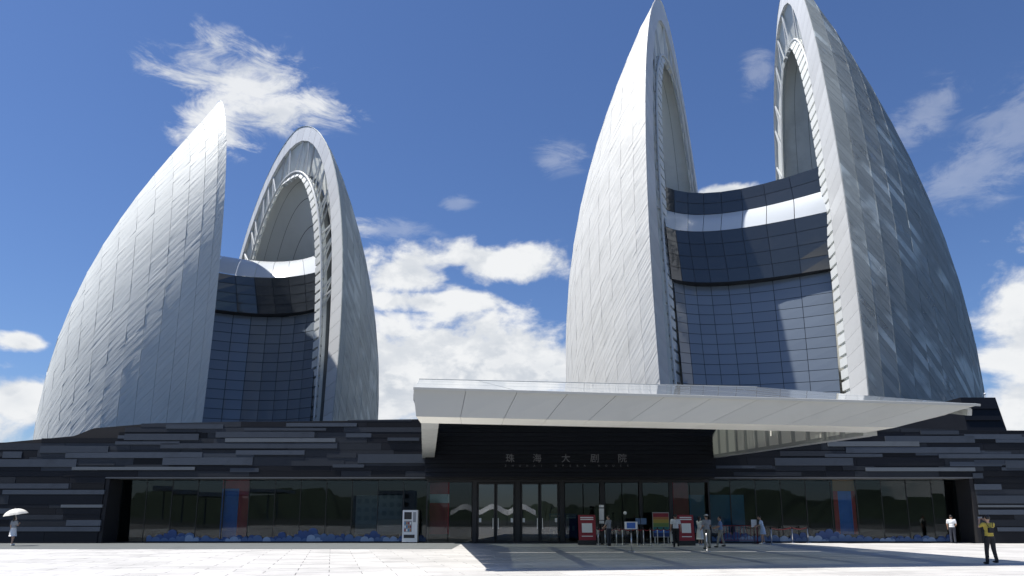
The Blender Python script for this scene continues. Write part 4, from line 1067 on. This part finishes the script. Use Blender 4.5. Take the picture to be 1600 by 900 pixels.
# ------------------------------------------------------------------ people
def cloth(name, col, vary=.12): return mat(name, col, .85, 0, vary, 0, 9.0, bump=.3)
CL = dict(white=cloth('cloth_white', (.72, .73, .74)), black=cloth('cloth_black', (.014, .014, .016)), mustard=cloth('cloth_mustard', (.42, .33, .06)), paleblue=cloth('cloth_pale_blue', (.42, .52, .66)),
          khaki=cloth('cloth_khaki', (.30, .28, .23)), grey=cloth('cloth_grey', (.30, .31, .33)), dark=cloth('cloth_dark', (.03, .035, .05)), blue=cloth('cloth_blue', (.16, .24, .42)), cream=cloth('cloth_cream', (.66, .64, .58)))
def soft(o, vox):
    m = o.modifiers.new('skin_over', 'REMESH'); m.mode = 'VOXEL'; m.voxel_size = vox; m.use_smooth_shade = True
    s = o.modifiers.new('relax', 'SMOOTH'); s.factor = .5; s.iterations = 3
    return o
def person(px, py, rz, h, label, top, bottom, hair='short', skirt=None, arms=None, stride=0.0, hat=None, lean=0.0, sleeve=.55):
    root = tag(empty('person', gp(px, py) + Vector((0, 0, .003)), rz=rz), label, 'person', 'people in front of the building'); k = h / 1.7; root.scale = (k, k, k)
    arms = arms or (((-.24, .01, 1.14), (-.25, -.06, .90)), ((.24, .01, 1.14), (.25, -.06, .90)))
    V3 = Vector; hip = V3((0, 0, .92)); sh = V3((0, -lean, 0))
    b = MB()
    def cap(p, q, r0, r1): b.tube(p, q, r0, r1, seg=10); b.ball(p, r0); b.ball(q, r1)
    b.ball((0, 0, .95), (.150, .108, .12)); b.ball(V3((0, 0, 1.10)) + sh * .3, (.128, .098, .16)); b.ball(V3((0, 0, 1.28)) + sh * .7, (.160, .112, .17))
    cap(V3((-.15, 0, 1.385)) + sh, V3((.15, 0, 1.385)) + sh, .058, .058); cap(V3((0, 0, 1.38)) + sh, V3((0, -.01, 1.52)) + sh * 1.2, .056, .05)
    hc = V3((0, -.015, 1.585)) + sh * 1.4
    b.ball(hc, (.074, .092, .115), 14, 10); b.ball(hc + V3((0, -.05, -.05)), (.052, .05, .06)); b.ball(hc + V3((0, -.098, -.012)), (.014, .02, .024))
    for s in (-1, 1): b.ball(hc + V3((s * .076, .005, -.005)), (.012, .022, .032))
    legs = []
    for s in (-1, 1):
        st_ = stride * s; kn = V3((s * .095, -.03 - st_ * .5, .50)); an = V3((s * .10, .0 - st_, .085 + (.05 if st_ < 0 else 0)))
        cap(V3((s * .09, 0, .90)), kn, .088, .056); cap(kn, an, .055, .036); b.ball(an + V3((0, -.07, -.045)), (.042, .125, .036)); legs.append((V3((s * .09, 0, .90)), kn, an))
    ar = []
    for s, (el, wr) in zip((-1, 1), arms):
        so = V3((s * .185, 0, 1.385)) + sh; el, wr = V3(el), V3(wr)
        cap(so, el, .05, .038); cap(el, wr, .037, .026)
        d = (wr - el).normalized(); sd = d.orthogonal().normalized(); sd = (V3((0, 1, 0)) - d * d.y).normalized() if abs(d.y) < .9 else V3((1, 0, 0)); nn = d.cross(sd)
        b.ball(wr + d * .045, (.03, .034, .042))
        for f, ln in zip((-.027, -.009, .009, .027), (.062, .075, .07, .055)):
            p0 = wr + d * .07 + sd * f; p1 = p0 + d * ln * .55 + nn * .008 * s; p2 = p1 + d * ln * .35 + nn * .022 * s
            cap(p0, p1, .0095, .009); cap(p1, p2, .009, .0075)
        p0 = wr + d * .03 - sd * .03; p1 = p0 + d * .03 - sd * .028; cap(p0, p1, .011, .010); cap(p1, p1 + d * .03, .010, .008)
        ar.append((so, el, wr))
    soft(b.build('body', 'skinm', root, smooth=True), .0105)
    for s in (-1, 1): MB().ball(hc + V3((s * .030, -.084, .012)), (.011, .008, .007), 8, 6).build('eye', 'black', root)
    MB().ball(hc + V3((0, -.087, -.056)), (.022, .006, .006), 8, 6).build('mouth', 'belt', root)
    hb_ = MB().ball(hc + V3((0, .022, .030)), (.084, .090, .098), 14, 10)
    if hair == 'long': hb_.ball(hc + V3((0, .07, -.09)), (.075, .045, .15)).ball(hc + V3((0, .05, -.02)), (.082, .07, .10))
    if hair == 'bun': hb_.ball(hc + V3((0, .10, .06)), .05)
    soft(hb_.build('hair', 'hair', root, smooth=True), .012)
    if hat:
        MB().ball(hc + V3((0, .01, .075)), (.09, .10, .06), 14, 8).ball(hc + V3((0, -.10, .055)), (.065, .07, .012), 12, 6).build('cap', CL[hat], root, smooth=True)
    t = MB(); b = t
    t.ball(V3((0, 0, 1.0)), (.160, .122, .10)); t.ball(V3((0, 0, 1.10)) + sh * .3, (.155, .122, .17)); t.ball(V3((0, 0, 1.27)) + sh * .7, (.180, .132, .17))
    cap(V3((-.15, 0, 1.375)) + sh, V3((.15, 0, 1.375)) + sh, .072, .072)
    for so, el, wr in ar: cap(so, so.lerp(el, sleeve * 1.25 if sleeve < .8 else 1.0), .068, .056)
    if sleeve >= .8:
        for so, el, wr in ar: cap(el, el.lerp(wr, .9), .054, .04)
    soft(t.build('shirt' if not skirt or skirt[0] != top else 'dress_top', CL[top], root, smooth=True), .014)
    t = MB(); b = t
    if skirt:
        n = 22; z1, z0, r1, r0 = 1.04, skirt[1], .135, skirt[2]; vs = []; rows = 6
        for j in range(rows + 1):
            f = j / rows
            for i in range(n):
                a = 2 * math.pi * i / n; r = (r1 + (r0 - r1) * f ** .8) * (1 + .05 * f * math.sin(a * 6)); vs.append((r * math.cos(a) * 1.1, r * math.sin(a) * .85, z1 + (z0 - z1) * f))
        fs = [(j * n + i, j * n + (i + 1) % n, (j + 1) * n + (i + 1) % n, (j + 1) * n + i) for j in range(rows) for i in range(n)] + [tuple(range(n)), tuple(range((rows + 1) * n - 1, rows * n - 1, -1))]
        t.add(vs, fs); t.build('skirt', CL[skirt[0]], root, smooth=True)
    if bottom:
        t = MB(); b = t; t.ball((0, 0, .94), (.162, .122, .11))
        for a0, kn, an in legs: cap(a0, kn, .100, .072); cap(kn, kn.lerp(an, .97), .070, .058)
        soft(t.build('trousers', CL[bottom], root, smooth=True), .014)
    for a0, kn, an in legs: MB().ball(an + V3((0, -.065, -.045)), (.050, .138, .042), 10, 6).build('shoe', CL['black' if not skirt else 'white'], root, smooth=True)
    return root, k, ar
# woman under a parasol, far left
w1, k1, a1 = person(18, 853, R(160), 1.62, 'person in pale blouse and skirt walking under a white parasol at far left', 'grey', None, 'long', ('white', .55, .22), (((-.22, -.06, 1.16), (-.12, -.20, 1.28)), ((.24, .02, 1.14), (.25, -.04, .90))), .08)
pl = gp(18, 853); pr_ = tag(empty('parasol', pl + Vector((.30, .12, 0))), 'open white parasol held by the walking person at far left', 'parasol')
n = 16; ribs = 8; vs = [(0, 0, 2.06)]
for j in range(1, 6):
    f = j / 5
    for i in range(n):
        a = 2 * math.pi * i / n; r = .60 * math.sin(f * 1.25) / math.sin(1.25) * (1.0 if i % 2 == 0 else 1 - .06 * f); vs.append((r * math.cos(a), r * math.sin(a), 2.06 - .34 * f ** 1.8 + (.0 if i % 2 == 0 else .015 * f)))
fs = [(0, 1 + i, 1 + (i + 1) % n) for i in range(n)] + [(1 + (j - 1) * n + i, 1 + j * n + i, 1 + j * n + (i + 1) % n, 1 + (j - 1) * n + (i + 1) % n) for j in range(1, 5) for i in range(n)]
pc = MB().add(vs, fs).build('canopy', CL['cream'], pr_, smooth=False); sol = pc.modifiers.new('cloth_thickness', 'SOLIDIFY'); sol.thickness = .006
MB().tube((0, 0, 1.12), (0, 0, 2.10), .011, seg=8).build('shaft', 'chrome', pr_)
for i in range(ribs): a = 2 * math.pi * i / ribs; MB().tube((0, 0, 1.78), (.34 * math.cos(a), .34 * math.sin(a), 1.93), .006, seg=4).build('rib', 'chrome', pr_)
pr_.rotation_euler = (R(6), R(-8), 0)
up_arm = (((-.27, -.10, 1.30), (-.10, -.26, 1.52)), ((.27, -.10, 1.30), (.10, -.26, 1.52)))
w2, k2, _ = person(1551, 882, R(186), 1.64, 'person in mustard shirt and black trousers photographing the building at far right', 'mustard', 'black', 'short', None, up_arm, .10)
ph = tag(empty('phone', w2.location + Vector((0.03, .43, 1.55))), 'dark phone held up by the person in mustard shirt', 'phone'); MB().box((-.08, -.006, -.04), (.08, .006, .04)).build('case', 'black', ph); MB().box((-.074, -.009, -.036), (.074, -.0065, .036)).build('screen', 'grey', ph)
bg_ = tag(empty('shoulder_bag', w2.location + Vector((-.03, -.17, 1.12))), 'black bag on the back of the person in mustard shirt', 'bag')
MB().hexa([(-.08, -.04, -.07), (.08, -.04, -.07), (.08, .05, -.07), (-.08, .05, -.07), (-.07, -.03, .10), (.07, -.03, .10), (.07, .05, .10), (-.07, .05, .10)]).build('pouch', CL['black'], bg_); MB().tube((-.07, .0, .13), (-.12, .06, .30), .012).tube((.07, .0, .13), (.12, .06, .30), .012).build('strap', CL['black'], bg_)
person(1490, 849, R(150), 1.68, 'person in white shirt and dark trousers in the right recess of the front', 'white', 'dark', 'short', None, (((-.24, .0, 1.14), (-.16, -.18, 1.02)), ((.24, .0, 1.14), (.22, -.1, .92))))
person(1057, 855.5, R(175), 1.72, 'person in white shirt and black trousers standing by the right red sign', 'white', 'black', 'short', None, None, .04)
bgp = gp(1051.5, 855.3); hbg = tag(empty('carrier_bag', bgp + Vector((0, 0, .30))), 'white carrier bag held by the person at the right red sign', 'bag')
MB().hexa([(-.12, -.06, 0), (.12, -.06, 0), (.12, .06, 0), (-.12, .06, 0), (-.10, -.03, .40), (.10, -.03, .40), (.10, .03, .40), (-.10, .03, .40)]).build('sack', CL['cream'], hbg); MB().tube((-.05, 0, .39), (0, 0, .60), .008).tube((.05, 0, .39), (0, 0, .60), .008).build('handle', CL['cream'], hbg)
person(1094.5, 852, R(120), 1.60, 'person in long pale dress right of the right red sign', 'white', None, 'long', ('white', .35, .24), (((-.22, -.08, 1.14), (-.14, -.26, 1.16)), ((.22, -.08, 1.14), (.14, -.26, 1.16))))
person(1106, 858, R(200), 1.70, 'person in white cap and grey clothes among the group', 'grey', 'khaki', 'short', None, (((-.24, -.05, 1.14), (-.18, -.24, 1.10)), ((.24, -.02, 1.12), (.20, -.18, 1.0))), .05, 'white')
person(1127, 855.5, R(255), 1.60, 'person in blue shirt and khaki trousers walking left in the group', 'blue', 'khaki', 'short', None, (((-.22, -.10, 1.16), (-.16, -.32, 1.10)), ((.22, -.06, 1.14), (.18, -.28, 1.06))), .20)
person(1193, 850.5, R(250), 1.64, 'person in pale blue dress stooping beside the barrier', 'paleblue', None, 'short', ('paleblue', .60, .22), (((-.22, -.16, 1.16), (-.14, -.36, 1.10)), ((.22, -.16, 1.14), (.14, -.36, 1.06))), .06, None, .10)
nt_ = tag(empty('white_notice', gp(1180, 850.2)), 'white paper notice on a thin stand left of the person in blue dress', 'sign'); MB().box((-.16, -.015, .98), (.16, .015, 1.42)).build('sheet', 'white', nt_); MB().tube((0, .02, 0), (0, .02, 1.0), .018).box((-.15, -.12, 0), (.15, .15, .02)).build('stand', 'black', nt_)
person(952, 853, R(230), 1.66, 'person in pale shirt and dark trousers by the left queue posts', 'grey', 'dark', 'short', None, (((-.22, -.1, 1.14), (-.12, -.30, 1.02)), ((.22, -.1, 1.14), (.12, -.30, 1.02))))
